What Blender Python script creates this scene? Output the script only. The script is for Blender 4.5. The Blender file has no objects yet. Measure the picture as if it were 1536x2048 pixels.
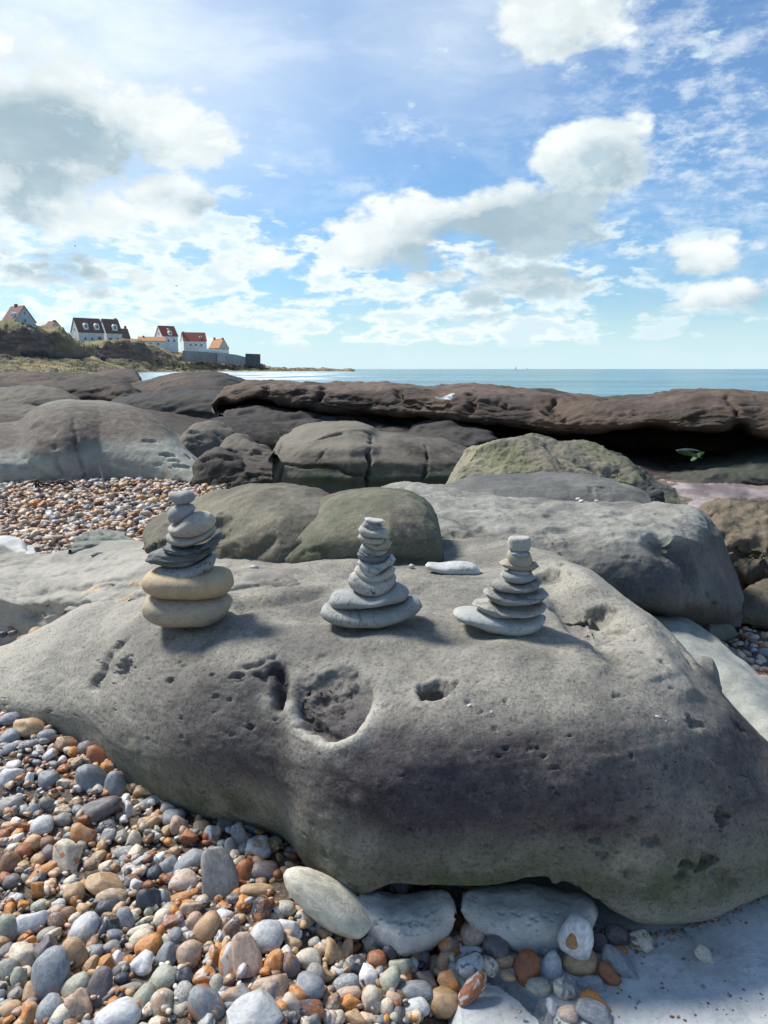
import bpy, bmesh, math, random
import numpy as np
from mathutils import Vector, Matrix, Euler

random.seed(7); RNG = np.random.default_rng(11)
SC = bpy.context.scene
COL = SC.collection
R = math.radians

# ------------------------------------------------------------------ camera
PITCH = math.atan((1024 - 738) / 1540.0)
F = 1540.0
CAMZ = 1.0
cam_d = bpy.data.cameras.new('camera'); cam = bpy.data.objects.new('camera', cam_d); COL.objects.link(cam)
cam.location = (0, 0, CAMZ); cam.rotation_euler = (math.pi / 2 - PITCH, 0, 0)
cam_d.sensor_fit = 'VERTICAL'; cam_d.sensor_height = 36.0; cam_d.lens = F / 2048 * 36.0
cam_d.clip_start = 0.05; cam_d.clip_end = 60000
SC.camera = cam
cp, sp = math.cos(PITCH), math.sin(PITCH)

# ------------------------------------------------------------------ sun, exposure
SUN_AZ, SUN_EL = R(-58), R(50)                     # azimuth from +Y towards +X
sun_dir = Vector((math.sin(SUN_AZ) * math.cos(SUN_EL), math.cos(SUN_AZ) * math.cos(SUN_EL), math.sin(SUN_EL)))
sd = bpy.data.lights.new('sun', 'SUN'); sd.energy = 4.4; sd.angle = R(13); sd.color = (1.0, 0.96, 0.90)
sun = bpy.data.objects.new('sun', sd); COL.objects.link(sun)
sun.rotation_euler = sun_dir.to_track_quat('Z', 'Y').to_euler(); sun.location = sun_dir * 50
SC.view_settings.view_transform = 'Standard'; SC.view_settings.look = 'None'
SC.view_settings.exposure = 0.35; SC.view_settings.gamma = 1.0; SC.view_settings.use_curve_mapping = False

# ------------------------------------------------------------------ node helper
class NT:
    def __init__(s, tree): s.t = tree; s.n = tree.nodes; s.l = tree.links
    def add(s, typ, ins=None, **kw):
        n = s.n.new(typ)
        for k, v in kw.items(): setattr(n, k, v)
        for k, v in (ins or {}).items(): s.set(n, k, v)
        return n
    def set(s, n, k, v):
        i = n.inputs[k]
        if isinstance(v, bpy.types.NodeSocket): s.l.new(v, i)
        else:
            if hasattr(i.default_value, '__len__') and hasattr(v, '__len__') and len(i.default_value) == 4 and len(v) == 3: v = (*v, 1)
            i.default_value = v
    def math(s, op, a, b=0.0, c=None, clamp=False):
        n = s.add('ShaderNodeMath', {0: a, 1: b}, operation=op, use_clamp=clamp)
        if c is not None: s.set(n, 2, c)
        return n.outputs[0]
    def vec(s, op, a, b=(0, 0, 0), out=0):
        n = s.add('ShaderNodeVectorMath', {0: a, 1: b}, operation=op); return n.outputs[out]
    def mix(s, f, a, b, mode='MIX'):
        n = s.add('ShaderNodeMix', data_type='RGBA', blend_type=mode, clamp_factor=True)
        s.set(n, 0, f); s.set(n, 6, a); s.set(n, 7, b); return n.outputs[2]
    def ss(s, x, lo, hi, a=0.0, b=1.0):
        n = s.add('ShaderNodeMapRange', {0: x, 1: lo, 2: hi, 3: a, 4: b}, interpolation_type='SMOOTHSTEP'); return n.outputs[0]
    def noise(s, v, scale, detail=4.0, rough=0.55, dist=0.0, out=0):
        n = s.add('ShaderNodeTexNoise', {'Vector': v, 'Scale': scale, 'Detail': detail, 'Roughness': rough, 'Distortion': dist}); return n.outputs[out]

# ------------------------------------------------------------------ world: Nishita sky with clouds laid out by direction
def px_azel(px, py):
    cx, cy = (px - 768) / F, (1024 - py) / F
    d = Vector((cx, cp + cy * sp, -sp + cy * cp)).normalized()
    return math.atan2(d.x, d.y), math.asin(d.z)

world = bpy.data.worlds.new('World'); SC.world = world; world.use_nodes = True
W = NT(world.node_tree); W.n.clear()
STR = 0.085
sky = W.add('ShaderNodeTexSky', sky_type='NISHITA', sun_disc=False, sun_elevation=SUN_EL, sun_rotation=SUN_AZ,
            altitude=0, air_density=1.0, dust_density=0.6, ozone_density=2.5)
gen = W.add('ShaderNodeTexCoord').outputs['Generated']
sx = W.add('ShaderNodeSeparateXYZ', {0: gen})
az = W.math('ARCTAN2', sx.outputs[0], sx.outputs[1]); el = W.math('ARCSINE', sx.outputs[2])
ae = W.add('ShaderNodeCombineXYZ', {0: az, 1: el}).outputs[0]
def blob_sum(items):
    tot = None
    for (px, py, rx, ry, w) in items:
        a, e = px_azel(px, py)
        v = W.vec('SUBTRACT', ae, (a, e, 0)); v = W.vec('MULTIPLY', v, (F / rx * 0.9, F / ry * 0.9, 0))
        g = W.add('ShaderNodeTexGradient', {'Vector': v}, gradient_type='SPHERICAL').outputs['Fac']
        g = W.ss(g, 0, 1.0, 0, w)
        tot = g if tot is None else W.math('SMOOTH_MAX', tot, g, .12)
    return tot
# cumulus masses (pixel position on the photograph gives the direction)
cum = blob_sum([
    (60, 270, 360, 210, 1.15), (300, 250, 270, 130, .95), (390, 290, 130, 90, .7), (330, 395, 170, 80, .95), (400, 370, 80, 70, .5),
    (120, 430, 330, 90, .75), (100, 520, 420, 70, .65), (-150, 330, 260, 260, .9),
    (1130, 20, 230, 140, 1.15), (1100, 70, 110, 70, .4),
    (1190, 330, 190, 130, 1.1), (1150, 290, 120, 80, .5), (1050, 440, 280, 120, 1.1), (850, 460, 190, 130, .95), (830, 400, 90, 70, .5),
    (1000, 490, 220, 80, .8), (760, 510, 260, 80, .7), (620, 455, 150, 40, .55), (450, 530, 330, 60, .7), (250, 560, 380, 70, .7),
    (870, 560, 240, 50, .65), (1080, 560, 220, 60, .85), (960, 595, 120, 45, .7),
    (1410, 510, 170, 65, .75), (1480, 435, 110, 38, .6), (1500, 590, 190, 60, .75), (1300, 620, 260, 45, .5),
    (600, 600, 420, 40, .5), (250, 640, 500, 36, .5), (900, 640, 500, 40, .5), (1700, 300, 160, 120, .6)])
wisp = blob_sum([(1400, 300, 420, 260, .8), (1420, 100, 300, 200, .75), (810, 265, 120, 40, .8), (1330, 230, 260, 170, .5), (1200, 430, 330, 110, .35),
                 (740, 375, 180, 28, .5), (600, 330, 120, 30, .3)])
veil = blob_sum([(0, 20, 860, 420, 1.0), (280, 90, 600, 300, .65), (860, 40, 420, 260, .55), (-300, -300, 900, 800, 1.0), (420, 60, 420, 300, .3)])
grey = blob_sum([(120, 285, 210, 95, .95), (30, 350, 130, 130, .75), (300, 300, 120, 45, .35), (1225, 335, 170, 62, .9), (1060, 490, 270, 110, 1.15), (1160, 430, 120, 90, .9), (860, 520, 190, 52, .8),
              (390, 408, 120, 42, .6), (980, 608, 190, 48, .9), (1130, 580, 200, 46, .8), (60, 530, 330, 46, .7), (330, 600, 330, 36, .6), (1430, 535, 140, 32, .5), (1490, 610, 150, 32, .6), (1120, 95, 160, 40, .3)])
svec = W.vec('MULTIPLY', gen, (1, 1, 1.7))
n_c1 = W.noise(svec, 7.5, 9.0, 0.60, 0.15)
vor = W.add('ShaderNodeTexVoronoi', {'Vector': W.vec('ADD', svec, W.vec('MULTIPLY', W.noise(svec, 16.0, 5.0, .6, 0, 1), (.07, .07, .07))), 'Scale': 17.0, 'Detail': 1.5, 'Roughness': .55})
n_c = W.math('ADD', n_c1, W.math('MULTIPLY', W.math('SUBTRACT', .42, vor.outputs['Distance']), .22))
n_b = W.noise(svec, 3.1, 6.0, 0.55, 0.0)
n_w = W.noise(W.vec('MULTIPLY', gen, (1.0, 1.0, 2.2)), 24.0, 8.0, 0.66, 0.1)
n_s = W.noise(W.vec('MULTIPLY', gen, (2.0, 2.0, 5.5)), 4.0, 7.0, 0.6, 0.4)
n_h1 = W.noise(W.vec('MULTIPLY', gen, (1, 1, 2.7)), 13.0, 9.0, 0.60, 0.15)
n_h = W.math('ADD', n_h1, W.math('MULTIPLY', W.math('SUBTRACT', .40, vor.outputs['Distance']), .14))
# elsewhere in the sky: unseen broken cumulus from noise, thinned to cut fill light
inview = blob_sum([(768, 250, 1500, 1000, 1.6)])
inview = W.math('MINIMUM', inview, 1.0)
base = W.math('MULTIPLY', W.math('SUBTRACT', 1.0, inview), W.ss(n_b, .48, .66, 0, .6))
cu = W.math('ADD', cum, base)
dens = W.math('ADD', cu, W.math('MULTIPLY', W.math('SUBTRACT', n_c, 0.5), 1.9))
m_cu = W.ss(dens, .22, .56)
up = W.vec('ADD', svec, tuple(Vector((sun_dir.x * .25, sun_dir.y * .25, .8)).normalized() * 0.045))
n_up = W.noise(up, 9.0, 5.0, 0.60, 0.25)
# rows of small cloud low down
low = W.math('MULTIPLY', W.ss(el, .012, .04), W.ss(el, .15, .27, 1, 0))
low = W.math('MULTIPLY', low, W.ss(az, .10, .42, 1.0, .55))
m_low = W.ss(W.math('ADD', n_h, W.math('MULTIPLY', W.math('SUBTRACT', low, 1.0), .22)), .365, .49)
m_low = W.math('MULTIPLY', m_low, W.math('MULTIPLY', W.ss(el, .012, .035), .92))
m_w = W.math('MULTIPLY', W.math('MINIMUM', wisp, 1.0), W.ss(n_w, .42, .68, 0, .85))
m_v = W.math('MULTIPLY', W.math('MINIMUM', veil, 1.0), W.ss(n_s, .2, .75, .62, .95))
tex_s = W.ss(n_s, .5, .72, 0, .20)
m_st = W.math('MULTIPLY', tex_s, inview)
# cloud light: bright towards the sun, grey where thick
shade = W.math('MULTIPLY', W.ss(W.math('SUBTRACT', n_up, W.math('MULTIPLY', n_c, .55)), .12, .42), .42)
gfac = W.math('ADD', W.math('MULTIPLY', W.math('MULTIPLY', grey, 1.3), W.ss(W.noise(svec, 12.0, 7.0, .62, .2), .34, .66, 1.15, .45)), W.math('MULTIPLY', W.ss(vor.outputs['Distance'], .2, .7), .16))
gfac = W.math('MINIMUM', W.math('ADD', gfac, W.math('MULTIPLY', shade, .5)), .88)
hor = W.ss(el, 0.0, .10, 1, 0)
skyc = W.vec('MULTIPLY', sky.outputs[0], (0.80, 1.10, 1.32))
skyc = W.mix(W.math('MULTIPLY', hor, .8), skyc, (6.8, 9.0, 9.8))
white = W.mix(hor, (10.4, 10.7, 10.5), (9.0, 9.8, 9.8))
greyc = W.mix(hor, (2.9, 4.3, 5.2), (4.6, 6.7, 7.9))
greyc = W.mix(W.ss(n_c1, .38, .62), greyc, W.vec('MULTIPLY', greyc, (1.45, 1.32, 1.25)))
cloudc = W.mix(gfac, white, greyc)
c = W.mix(m_st, skyc, (7.5, 8.8, 9.8))
c = W.mix(m_v, c, (9.1, 10.0, 10.5))
c = W.mix(m_w, c, (8.6, 9.4, 9.9))
c = W.mix(m_low, c, W.mix(W.ss(n_h, .44, .58, 0, .75), (9.6, 10.1, 9.8), (5.8, 7.8, 8.8)))
c = W.mix(m_cu, c, cloudc)
bg = W.add('ShaderNodeBackground', {'Color': c, 'Strength': STR})
wo = W.add('ShaderNodeOutputWorld', {'Surface': bg.outputs[0]})
world.cycles.sampling_method = 'MANUAL'; world.cycles.sample_map_resolution = 512

# ------------------------------------------------------------------ geometry helpers
CAM = np.array([0, 0, CAMZ])
def ray(px, py):
    cx, cy = (np.asarray(px, float) - 768) / F, (1024 - np.asarray(py, float)) / F
    return cx, cp + cy * sp, -sp + cy * cp
def at_Y(px, py, Y):
    dx, dy, dz = ray(px, py); t = Y / dy
    return np.stack([dx * t, np.broadcast_to(Y, np.shape(t)).astype(float), CAMZ + dz * t], -1)
def at_z(px, py, z):
    dx, dy, dz = ray(px, py); t = (z - CAMZ) / dz
    return np.stack([dx * t, dy * t, CAMZ + dz * t], -1)
def depth_of(P): return P[..., 1] * cp - (P[..., 2] - CAMZ) * sp
def project(P):
    d = depth_of(P); y = P[..., 1] * sp + (P[..., 2] - CAMZ) * cp
    return 768 + F * P[..., 0] / d, 1024 - F * y / d
def tan_of(py):
    dx, dy, dz = ray(768, py); return -dz / dy

_perm = RNG.permutation(256); _perm = np.concatenate([_perm, _perm, _perm])
_g = RNG.normal(size=(256, 3)); _g /= np.linalg.norm(_g, axis=1)[:, None]
def perlin(P):
    P = np.asarray(P, float); i = np.floor(P).astype(int); f = P - i; i &= 255
    u = f * f * f * (f * (f * 6 - 15) + 10); r = 0
    for a in (0, 1):
        for b in (0, 1):
            for c in (0, 1):
                h = _perm[_perm[_perm[i[..., 0] + a] + i[..., 1] + b] + i[..., 2] + c]
                g = _g[h]; d = g[..., 0] * (f[..., 0] - a) + g[..., 1] * (f[..., 1] - b) + g[..., 2] * (f[..., 2] - c)
                w = (u[..., 0] if a else 1 - u[..., 0]) * (u[..., 1] if b else 1 - u[..., 1]) * (u[..., 2] if c else 1 - u[..., 2])
                r = r + w * d
    return r * 1.5
def fbm(P, octs=4, gain=.5, lac=2.03):
    s, a, f = 0, 1, 1
    for o in range(octs):
        s = s + a * perlin(np.asarray(P) * f + o * 17.3); a *= gain; f *= lac
    return s
def sstep(x, a, b):
    t = np.clip((np.asarray(x, float) - a) / (b - a), 0, 1); return t * t * (3 - 2 * t)
def pchip(x, y, xi):
    x = np.asarray(x, float); y = np.asarray(y, float); h = np.diff(x); d = (np.diff(y, axis=0).T / h).T
    m = np.zeros_like(y); m[0] = d[0]; m[-1] = d[-1]
    if len(x) > 2:
        w1 = (2 * h[1:] + h[:-1]); w2 = (h[1:] + 2 * h[:-1])
        sh = (-1,) + (1,) * (y.ndim - 1)
        w1 = w1.reshape(sh); w2 = w2.reshape(sh)
        prod = d[:-1] * d[1:]
        with np.errstate(divide='ignore', invalid='ignore'):
            hm = (w1 + w2) / (w1 / d[:-1] + w2 / d[1:])
        m[1:-1] = np.where(prod > 0, hm, 0)
    k = np.clip(np.searchsorted(x, xi) - 1, 0, len(x) - 2); sh = (-1,) + (1,) * (y.ndim - 1)
    hk = h[k].reshape(sh); t = ((xi - x[k]) / h[k]).reshape(sh)
    return (2 * t**3 - 3 * t**2 + 1) * y[k] + (t**3 - 2 * t**2 + t) * hk * m[k] + (-2 * t**3 + 3 * t**2) * y[k + 1] + (t**3 - t**2) * hk * m[k + 1]

def tag(o, label=None, cat=None, group=None, kind=None):
    if label: o['label'] = label
    if cat: o['category'] = cat
    if group: o['group'] = group
    if kind: o['kind'] = kind
    return o
def mesh_from(name, V, faces, smooth=True, quads=True):
    me = bpy.data.meshes.new(name); V = np.asarray(V, np.float32); Fa = np.asarray(faces, np.int32)
    k = Fa.shape[1]
    me.vertices.add(len(V)); me.vertices.foreach_set('co', V.ravel())
    me.loops.add(Fa.size); me.loops.foreach_set('vertex_index', Fa.ravel())
    me.polygons.add(len(Fa)); me.polygons.foreach_set('loop_start', np.arange(0, Fa.size, k, dtype=np.int32))
    me.polygons.foreach_set('loop_total', np.full(len(Fa), k, np.int32))
    me.polygons.foreach_set('use_smooth', np.full(len(Fa), smooth))
    me.update(calc_edges=True); me.validate(); return me
def fattr(me, name, vals):
    a = me.attributes.new(name, 'FLOAT', 'POINT'); a.data.foreach_set('value', np.asarray(vals, np.float32).ravel())
def link(name, me, mat=None, loc=(0, 0, 0), parent=None):
    o = bpy.data.objects.new(name, me); COL.objects.link(o); o.location = loc
    if parent is not None: o.parent = parent
    if mat is not None: me.materials.append(mat)
    return o
def empty(name, loc, rz=0.0):
    o = bpy.data.objects.new(name, None); COL.objects.link(o); o.location = loc; o.rotation_euler = (0, 0, rz); o.empty_display_size = .1
    return o

class Rock:
    """A rock surface kept as a grid of points (rows run from the foot over the top to the back)."""
    def __init__(s, P): s.P = P; s.att = {}; s.normals()
    def normals(s):
        du = np.gradient(s.P, axis=1); dv = np.gradient(s.P, axis=0); n = np.cross(du, dv)
        L = np.linalg.norm(n, axis=-1, keepdims=True); s.N = n / np.maximum(L, 1e-9)
        s.uv = project(s.P); s.pt = getattr(s, 'pt', None) or {}; s.face = ((CAM - s.P) * s.N).sum(-1) > 0; s.dep = depth_of(s.P)
        return s
    def hit(s, px, py):
        d = np.hypot(s.uv[0] - px, s.uv[1] - py) + np.where(s.face, 0, 40)
        m = d < d.min() + 6
        k = np.argmin(np.where(m, s.dep, 1e9)); return s.P.reshape(-1, 3)[k].copy()
    def push(s, amount): s.P = s.P + s.N * amount[..., None]; return s
    def noise(s, freq, amp, octs=4, stretch=(1, 1, 1), gain=.5, seed=0):
        return s.push(fbm(s.P * np.array(stretch) * freq + seed, octs, gain) * amp)
    def strata(s, freq, amp, warp=.3, tilt=(0, 0), seed=0):
        w = fbm(s.P * 1.7 + seed, 3) * warp
        h = (s.P[..., 2] + s.P[..., 0] * tilt[0] + s.P[..., 1] * tilt[1]) * freq + w * freq * .25
        a = fbm(np.stack([h, h * 0 + seed, s.P[..., 0] * .3], -1), 3, .6)
        return s.push(a * amp)
    def pit(s, px, py, r, d, ex=1.0, ey=1.0, hard=2.0, rim=0.0, rough=0.35, ink=0, rink=0):
        c = s.hit(px, py); D = s.P - c
        q = np.sqrt((D[..., 0] / ex) ** 2 + (D[..., 1] / ey) ** 2 + (D[..., 2] / ey) ** 2)
        m = q < r * 2.2
        if not m.any(): return s
        qq = q[m] / r * (1 + rough * fbm(s.P[m] / r * 1.3, 3))
        a = -d * np.clip(1 - qq ** hard, 0, 1) ** .8 + rim * np.exp(-((qq - 1.25) / .3) ** 2)
        s.P[m] += s.N[m] * a[:, None]
        for nm, k, v in (('stain_shade', ink, np.clip(1.15 - qq, 0, 1)), ('pale', rink, np.exp(-((qq - 1.2) / .28) ** 2))):  # ink puts the hollow's shade into the colour, rink the worn pale rim
            if k: s.pt.setdefault(nm, np.zeros(s.P.shape[:2]))[m] += k * v
        return s
    def line(s, pts, w, d, wob=.25, soft=1.0, taper=True, ink=0, rink=0):
        H = [s.hit(*p) for p in pts]; best = np.full(s.P.shape[:2], 1e9); T = np.zeros(s.P.shape[:2])
        Q = s.P + (np.stack([fbm(s.P / (w * 6) + k * 9.1, 3) for k in range(3)], -1)) * w * wob * 4
        for k in range(len(H) - 1):
            a, b = H[k], H[k + 1]; ab = b - a; t = np.clip(((Q - a) @ ab) / max(ab @ ab, 1e-9), 0, 1)
            dd = np.linalg.norm(Q - (a + t[..., None] * ab), axis=-1); m = dd < best
            best = np.where(m, dd, best); T = np.where(m, (k + t) / (len(H) - 1), T)
        tp = np.clip(np.minimum(T, 1 - T) * 8 + .25, 0, 1) if taper else 1
        s.push(-d * tp * np.exp(-(best / w) ** 2 * soft))
        if ink: s.pt.setdefault('stain_shade', np.zeros(s.P.shape[:2])); s.pt['stain_shade'] += ink * np.exp(-(best / w) ** 2 * 1.2)  # shade inside the groove put into the colour
        if rink: s.pt.setdefault('pale', np.zeros(s.P.shape[:2])); s.pt['pale'] += rink * np.exp(-(best / w) ** 2)
        return s
    def build(s, name, mat, origin=None, parent=None, attrs=()):
        r, c = s.P.shape[:2]; V = s.P.reshape(-1, 3)
        if origin is None:
            origin = np.array([V[:, 0].mean(), np.median(V[:, 1]), V[:, 2].min()])
        i = np.arange(r * c).reshape(r, c)
        Fc = np.stack([i[:-1, :-1], i[:-1, 1:], i[1:, 1:], i[1:, :-1]], -1).reshape(-1, 4)
        me = mesh_from(name, V - origin, Fc)
        for k, v in s.pt.items(): s.att[k] = np.clip(s.att.get(k, 0) + v, 0, 1)
        for k, v in s.att.items(): fattr(me, k, v)
        return link(name, me, mat, tuple(origin), parent)

def crv(C, seg):
    """rows along the K control curves: C is (K, cols, 3)"""
    K = len(C); L = np.linalg.norm(np.diff(C, axis=0), axis=-1); L = np.maximum(L, 1e-4) ** .5
    m = np.zeros_like(C)
    for k in range(K):
        if k == 0: m[k] = (C[1] - C[0]) / L[0][:, None]
        elif k == K - 1: m[k] = (C[-1] - C[-2]) / L[-1][:, None]
        else:
            a = (C[k] - C[k - 1]) / L[k - 1][:, None]; b = (C[k + 1] - C[k]) / L[k][:, None]
            w = (L[k] / (L[k] + L[k - 1]))[:, None]; m[k] = a * w + b * (1 - w)
    out = []
    for k in range(K - 1):
        n = seg[k]; t = np.linspace(0, 1, n, endpoint=(k == K - 2))[:, None, None]; h = L[k][None, :, None]
        out.append((2 * t**3 - 3 * t**2 + 1) * C[k] + (t**3 - 2 * t**2 + t) * h * m[k] + (-2 * t**3 + 3 * t**2) * C[k + 1] + (t**3 - t**2) * h * m[k + 1])
    return np.concatenate(out, 0)
def loft(stations, step, seg):
    """stations: {px: [(py or z, Y), ...]}; a first value of 50 or more is an image row, else a height"""
    xs = sorted(stations); A = []
    for px in xs:
        row = []
        for (v, Y) in stations[px]:
            z = CAMZ - Y * tan_of(v) if v >= 50 else v
            row.append((Y, float(z)))
        A.append(row)
    A = np.array(A); cols = np.arange(xs[0], xs[-1] + step * .5, step, dtype=float); V = pchip(xs, A, cols)   # cols,K,2
    Y = V[..., 0].T; Z = V[..., 1].T; dep = Y * cp - (Z - CAMZ) * sp; X = (cols[None, :] - 768) / F * dep
    C = np.stack([X, Y, Z], -1)
    if isinstance(seg, int): seg = [seg] * (len(C) - 1)
    return Rock(crv(C, seg))
def dome(top, base, z0, T, step=4, rows=60, ex=.75, n=2.4, under=.35, Yb=None, lift=0.0, sink=0.0):
    """a boulder from its traced top outline, its foot line on ground height z0 and its thickness T"""
    tx = np.array([p[0] for p in top], float); ty = np.array([p[1] for p in top], float)
    xl, xr = tx[0], tx[-1]; N = max(24, int((xr - xl) / step)); u = np.linspace(0, math.pi, N)
    s = (1 - np.cos(u)) / 2; s = .35 * s + .65 * np.linspace(0, 1, N) if N > 120 else s
    cols = xl + (xr - xl) * s
    for k in range(1, len(tx)):
        if tx[k] <= tx[k - 1]: tx[k] = tx[k - 1] + .5
    tp = pchip(tx, ty, cols)
    bp = np.interp(cols, [p[0] for p in base], [p[1] for p in base])
    if z0 is None: Yf = np.interp(cols, [p[0] for p in Yb], [p[1] for p in Yb]); z0 = CAMZ - Yf * tan_of(bp)
    else:
        z0 = np.interp(cols, [xl, xr], z0) if hasattr(z0, '__len__') else np.full(N, z0)
        Yf = (CAMZ - z0) / tan_of(bp) if Yb is None else np.interp(cols, [p[0] for p in Yb], [p[1] for p in Yb])
    env = np.clip(1 - np.abs(2 * s - 1) ** n, 0, 1) ** (1 / n); a = T * np.maximum(env, .02)
    Yc = Yf.min() * .0 + Yf + T * .0 + a
    zt = CAMZ - Yc * tan_of(tp) + lift; h = np.maximum(zt - z0, .002)
    th = np.concatenate([np.linspace(-under, 0, 6, endpoint=False), np.linspace(0, math.pi * .72, rows), np.linspace(math.pi * .72, math.pi + .3, 14)[1:]])
    st, ct = np.sin(th), np.cos(th)
    sy = np.sign(ct) * np.abs(ct) ** .9; sz = np.sign(st) * np.abs(st) ** ex
    Y = Yc[None, :] - a[None, :] * sy[:, None]; Z = z0[None, :] + h[None, :] * np.where(sz > 0, sz, sz * .5)[:, None] - sink * np.where(sz < 0, -sz * 2.5, 0)[:, None] * env[None, :]
    dep = Y * cp - (Z - CAMZ) * sp; X = (cols[None, :] - 768) / F * dep
    return Rock(np.stack([X, Y, Z], -1))
# ------------------------------------------------------------------ materials
def new_mat(name):
    m = bpy.data.materials.new(name); m.use_nodes = True; t = NT(m.node_tree); t.n.clear()
    b = t.add('ShaderNodeBsdfPrincipled'); o = t.add('ShaderNodeOutputMaterial', {'Surface': b.outputs[0]}); return m, t, b
def coords(t): return t.add('ShaderNodeTexCoord').outputs['Object']
def attr(t, name): return t.add('ShaderNodeAttribute', attribute_name=name).outputs['Fac']
def rock_mat(name, c1, c2, stain_shade=(.08, .07, .075), algae=(.10, .12, .07), s=1.0, speck=.35, bump=.5, rough=.85, grain=1.0, mid=(.43, .57)):
    m, t, b = new_mat(name); v = coords(t)
    n1 = t.noise(v, 2.6 * s, 7, .6, .5); n2 = t.noise(v, 19 * s, 8, .68, .3); n3 = t.noise(v, 75 * s * grain, 6, .8); n4 = t.noise(v, 125 * s * grain, 3, .6)
    c = t.mix(t.ss(n1, *mid), c1, c2)
    c = t.mix(t.ss(n2, .3, .7, 0, .45), c, t.vec('MULTIPLY', c, (.62, .62, .64)))
    sa = t.math('MULTIPLY', attr(t, 'stain_shade'), t.ss(n2, .25, .6, .75, 1.1), clamp=True)
    c = t.mix(sa, c, t.mix(t.ss(n1, .4, .6), stain_shade, tuple(x * 1.35 for x in stain_shade)))
    ga = t.math('MULTIPLY', attr(t, 'algae'), t.ss(t.noise(v, 9 * s, 6, .65), .35, .6, .25, 1.0), clamp=True)
    c = t.mix(ga, c, algae)
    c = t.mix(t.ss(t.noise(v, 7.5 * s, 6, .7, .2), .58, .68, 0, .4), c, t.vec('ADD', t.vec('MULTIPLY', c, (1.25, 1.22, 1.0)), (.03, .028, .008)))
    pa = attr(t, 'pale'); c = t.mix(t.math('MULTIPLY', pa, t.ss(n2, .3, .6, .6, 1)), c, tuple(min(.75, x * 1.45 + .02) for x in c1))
    dk = t.ss(n3, .40, .50, 1, 0); c = t.mix(t.math('MULTIPLY', dk, speck), c, t.vec('MULTIPLY', c, (.3, .3, .32)))
    lt = t.ss(n4, .61, .70); c = t.mix(t.math('MULTIPLY', lt, speck * .9), c, t.vec('ADD', t.vec('MULTIPLY', c, (1.6, 1.6, 1.5)), (.085, .085, .075)))
    h = t.math('ADD', t.math('MULTIPLY', n2, .012 / s), t.math('ADD', t.math('MULTIPLY', n3, .004 / s / grain), t.math('MULTIPLY', n4, .0012 / s / grain)))
    bp = t.add('ShaderNodeBump', {'Height': h, 'Strength': bump, 'Distance': 1.0})
    t.set(b, 'Base Color', c); t.set(b, 'Roughness', rough); t.set(b, 'Normal', bp.outputs[0]); t.set(b, 'Specular IOR Level', .3)
    return m
M_main = rock_mat('sandstone_grey', (.335, .312, .256), (.215, .203, .17), stain_shade=(.050, .041, .046), algae=(.085, .105, .055), s=1.6, speck=.6, bump=.8)
M_pale = rock_mat('sandstone_pale', (.60, .60, .56), (.50, .50, .47), stain_shade=(.2, .19, .19), s=1.5, speck=.25, bump=.5)
M_dome = rock_mat('sandstone_olive', (.225, .20, .145), (.15, .132, .10), stain_shade=(.09, .085, .07), algae=(.085, .10, .055), s=1.2, speck=.4, bump=.6)
M_slab = rock_mat('sandstone_slab', (.235, .228, .195), (.17, .166, .145), stain_shade=(.062, .066, .068), algae=(.2, .2, .13), s=1.1, speck=.4, bump=.7)
M_jag = rock_mat('sandstone_broken', (.25, .22, .155), (.155, .148, .115), stain_shade=(.06, .06, .055), algae=(.17, .19, .085), s=1.0, speck=.35, bump=1.0)
M_mid = rock_mat('reef_rock', (.15, .132, .10), (.068, .056, .045), stain_shade=(.045, .037, .033), algae=(.06, .085, .045), s=.45, speck=.25, bump=.5, grain=1.2)
M_far = rock_mat('reef_rock_brown', (.125, .085, .062), (.062, .043, .034), stain_shade=(.030, .025, .023), algae=(.07, .07, .04), s=.35, speck=.2, bump=.5, grain=1.3)
M_dark = rock_mat('reef_rock_dark', (.075, .062, .055), (.05, .042, .04), stain_shade=(.03, .03, .03), s=.5, speck=.3, bump=.6)
M_bed = rock_mat('bedrock_pale', (.60, .625, .615), (.50, .525, .52), stain_shade=(.30, .28, .24), s=1.0, speck=.22, bump=.5)
M_toe = rock_mat('rock_greenish', (.22, .23, .19), (.16, .17, .145), stain_shade=(.08, .085, .08), algae=(.09, .11, .06), s=1.2, speck=.3, bump=.5)
M_rough = rock_mat('rock_brown_rough', (.24, .19, .135), (.13, .105, .085), stain_shade=(.055, .05, .048), algae=(.11, .10, .05), s=1.0, speck=.45, bump=1.2)

# ------------------------------------------------------------------ ground and sea
def bed_z(x, y):
    x = np.asarray(x, float); y = np.asarray(y, float)
    return -.072 + .035 * sstep(x, .30, .8) + .012 * fbm(np.stack([x * 2.4, y * 2.4, x * 0], -1), 3) + .03 * sstep(x, .75, 1.2) * sstep(y, 1.1, 1.3) - .12 * (1 - sstep(x, .06, .13))
def ground(x, y):
    x = np.asarray(x, float); y = np.asarray(y, float)
    bank = .11 * sstep(y, 1.15, 2.0) * sstep(-x, .05, .9)
    far = np.where(y > 2.3, .0, 0) + .10 * sstep(y, 2.2, 3.6) * sstep(-x, -.2, .8)
    low = (-.055 * sstep(x, -.22, .0) - .05 * sstep(x, .0, .12)) * (1 - sstep(y, 1.7, 2.3))
    z = -.015 + np.maximum(bank, far) + low - .012 * (1 - sstep(y, .9, 1.3))
    z = z + .04 * sstep(y, 4.5, 6) * (1 - sstep(y, 8, 10)) 
    return z - .9 * sstep(y, 13, 18)
gx = np.concatenate([np.linspace(-400, -6, 30, endpoint=False), np.linspace(-6, 8, 281), np.linspace(8, 400, 30)[1:]])
gy = np.concatenate([np.linspace(-300, -1, 20, endpoint=False), np.linspace(-1, 14, 300), np.linspace(14, 24, 30)[1:]])
GX, GY = np.meshgrid(gx, gy)
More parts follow.
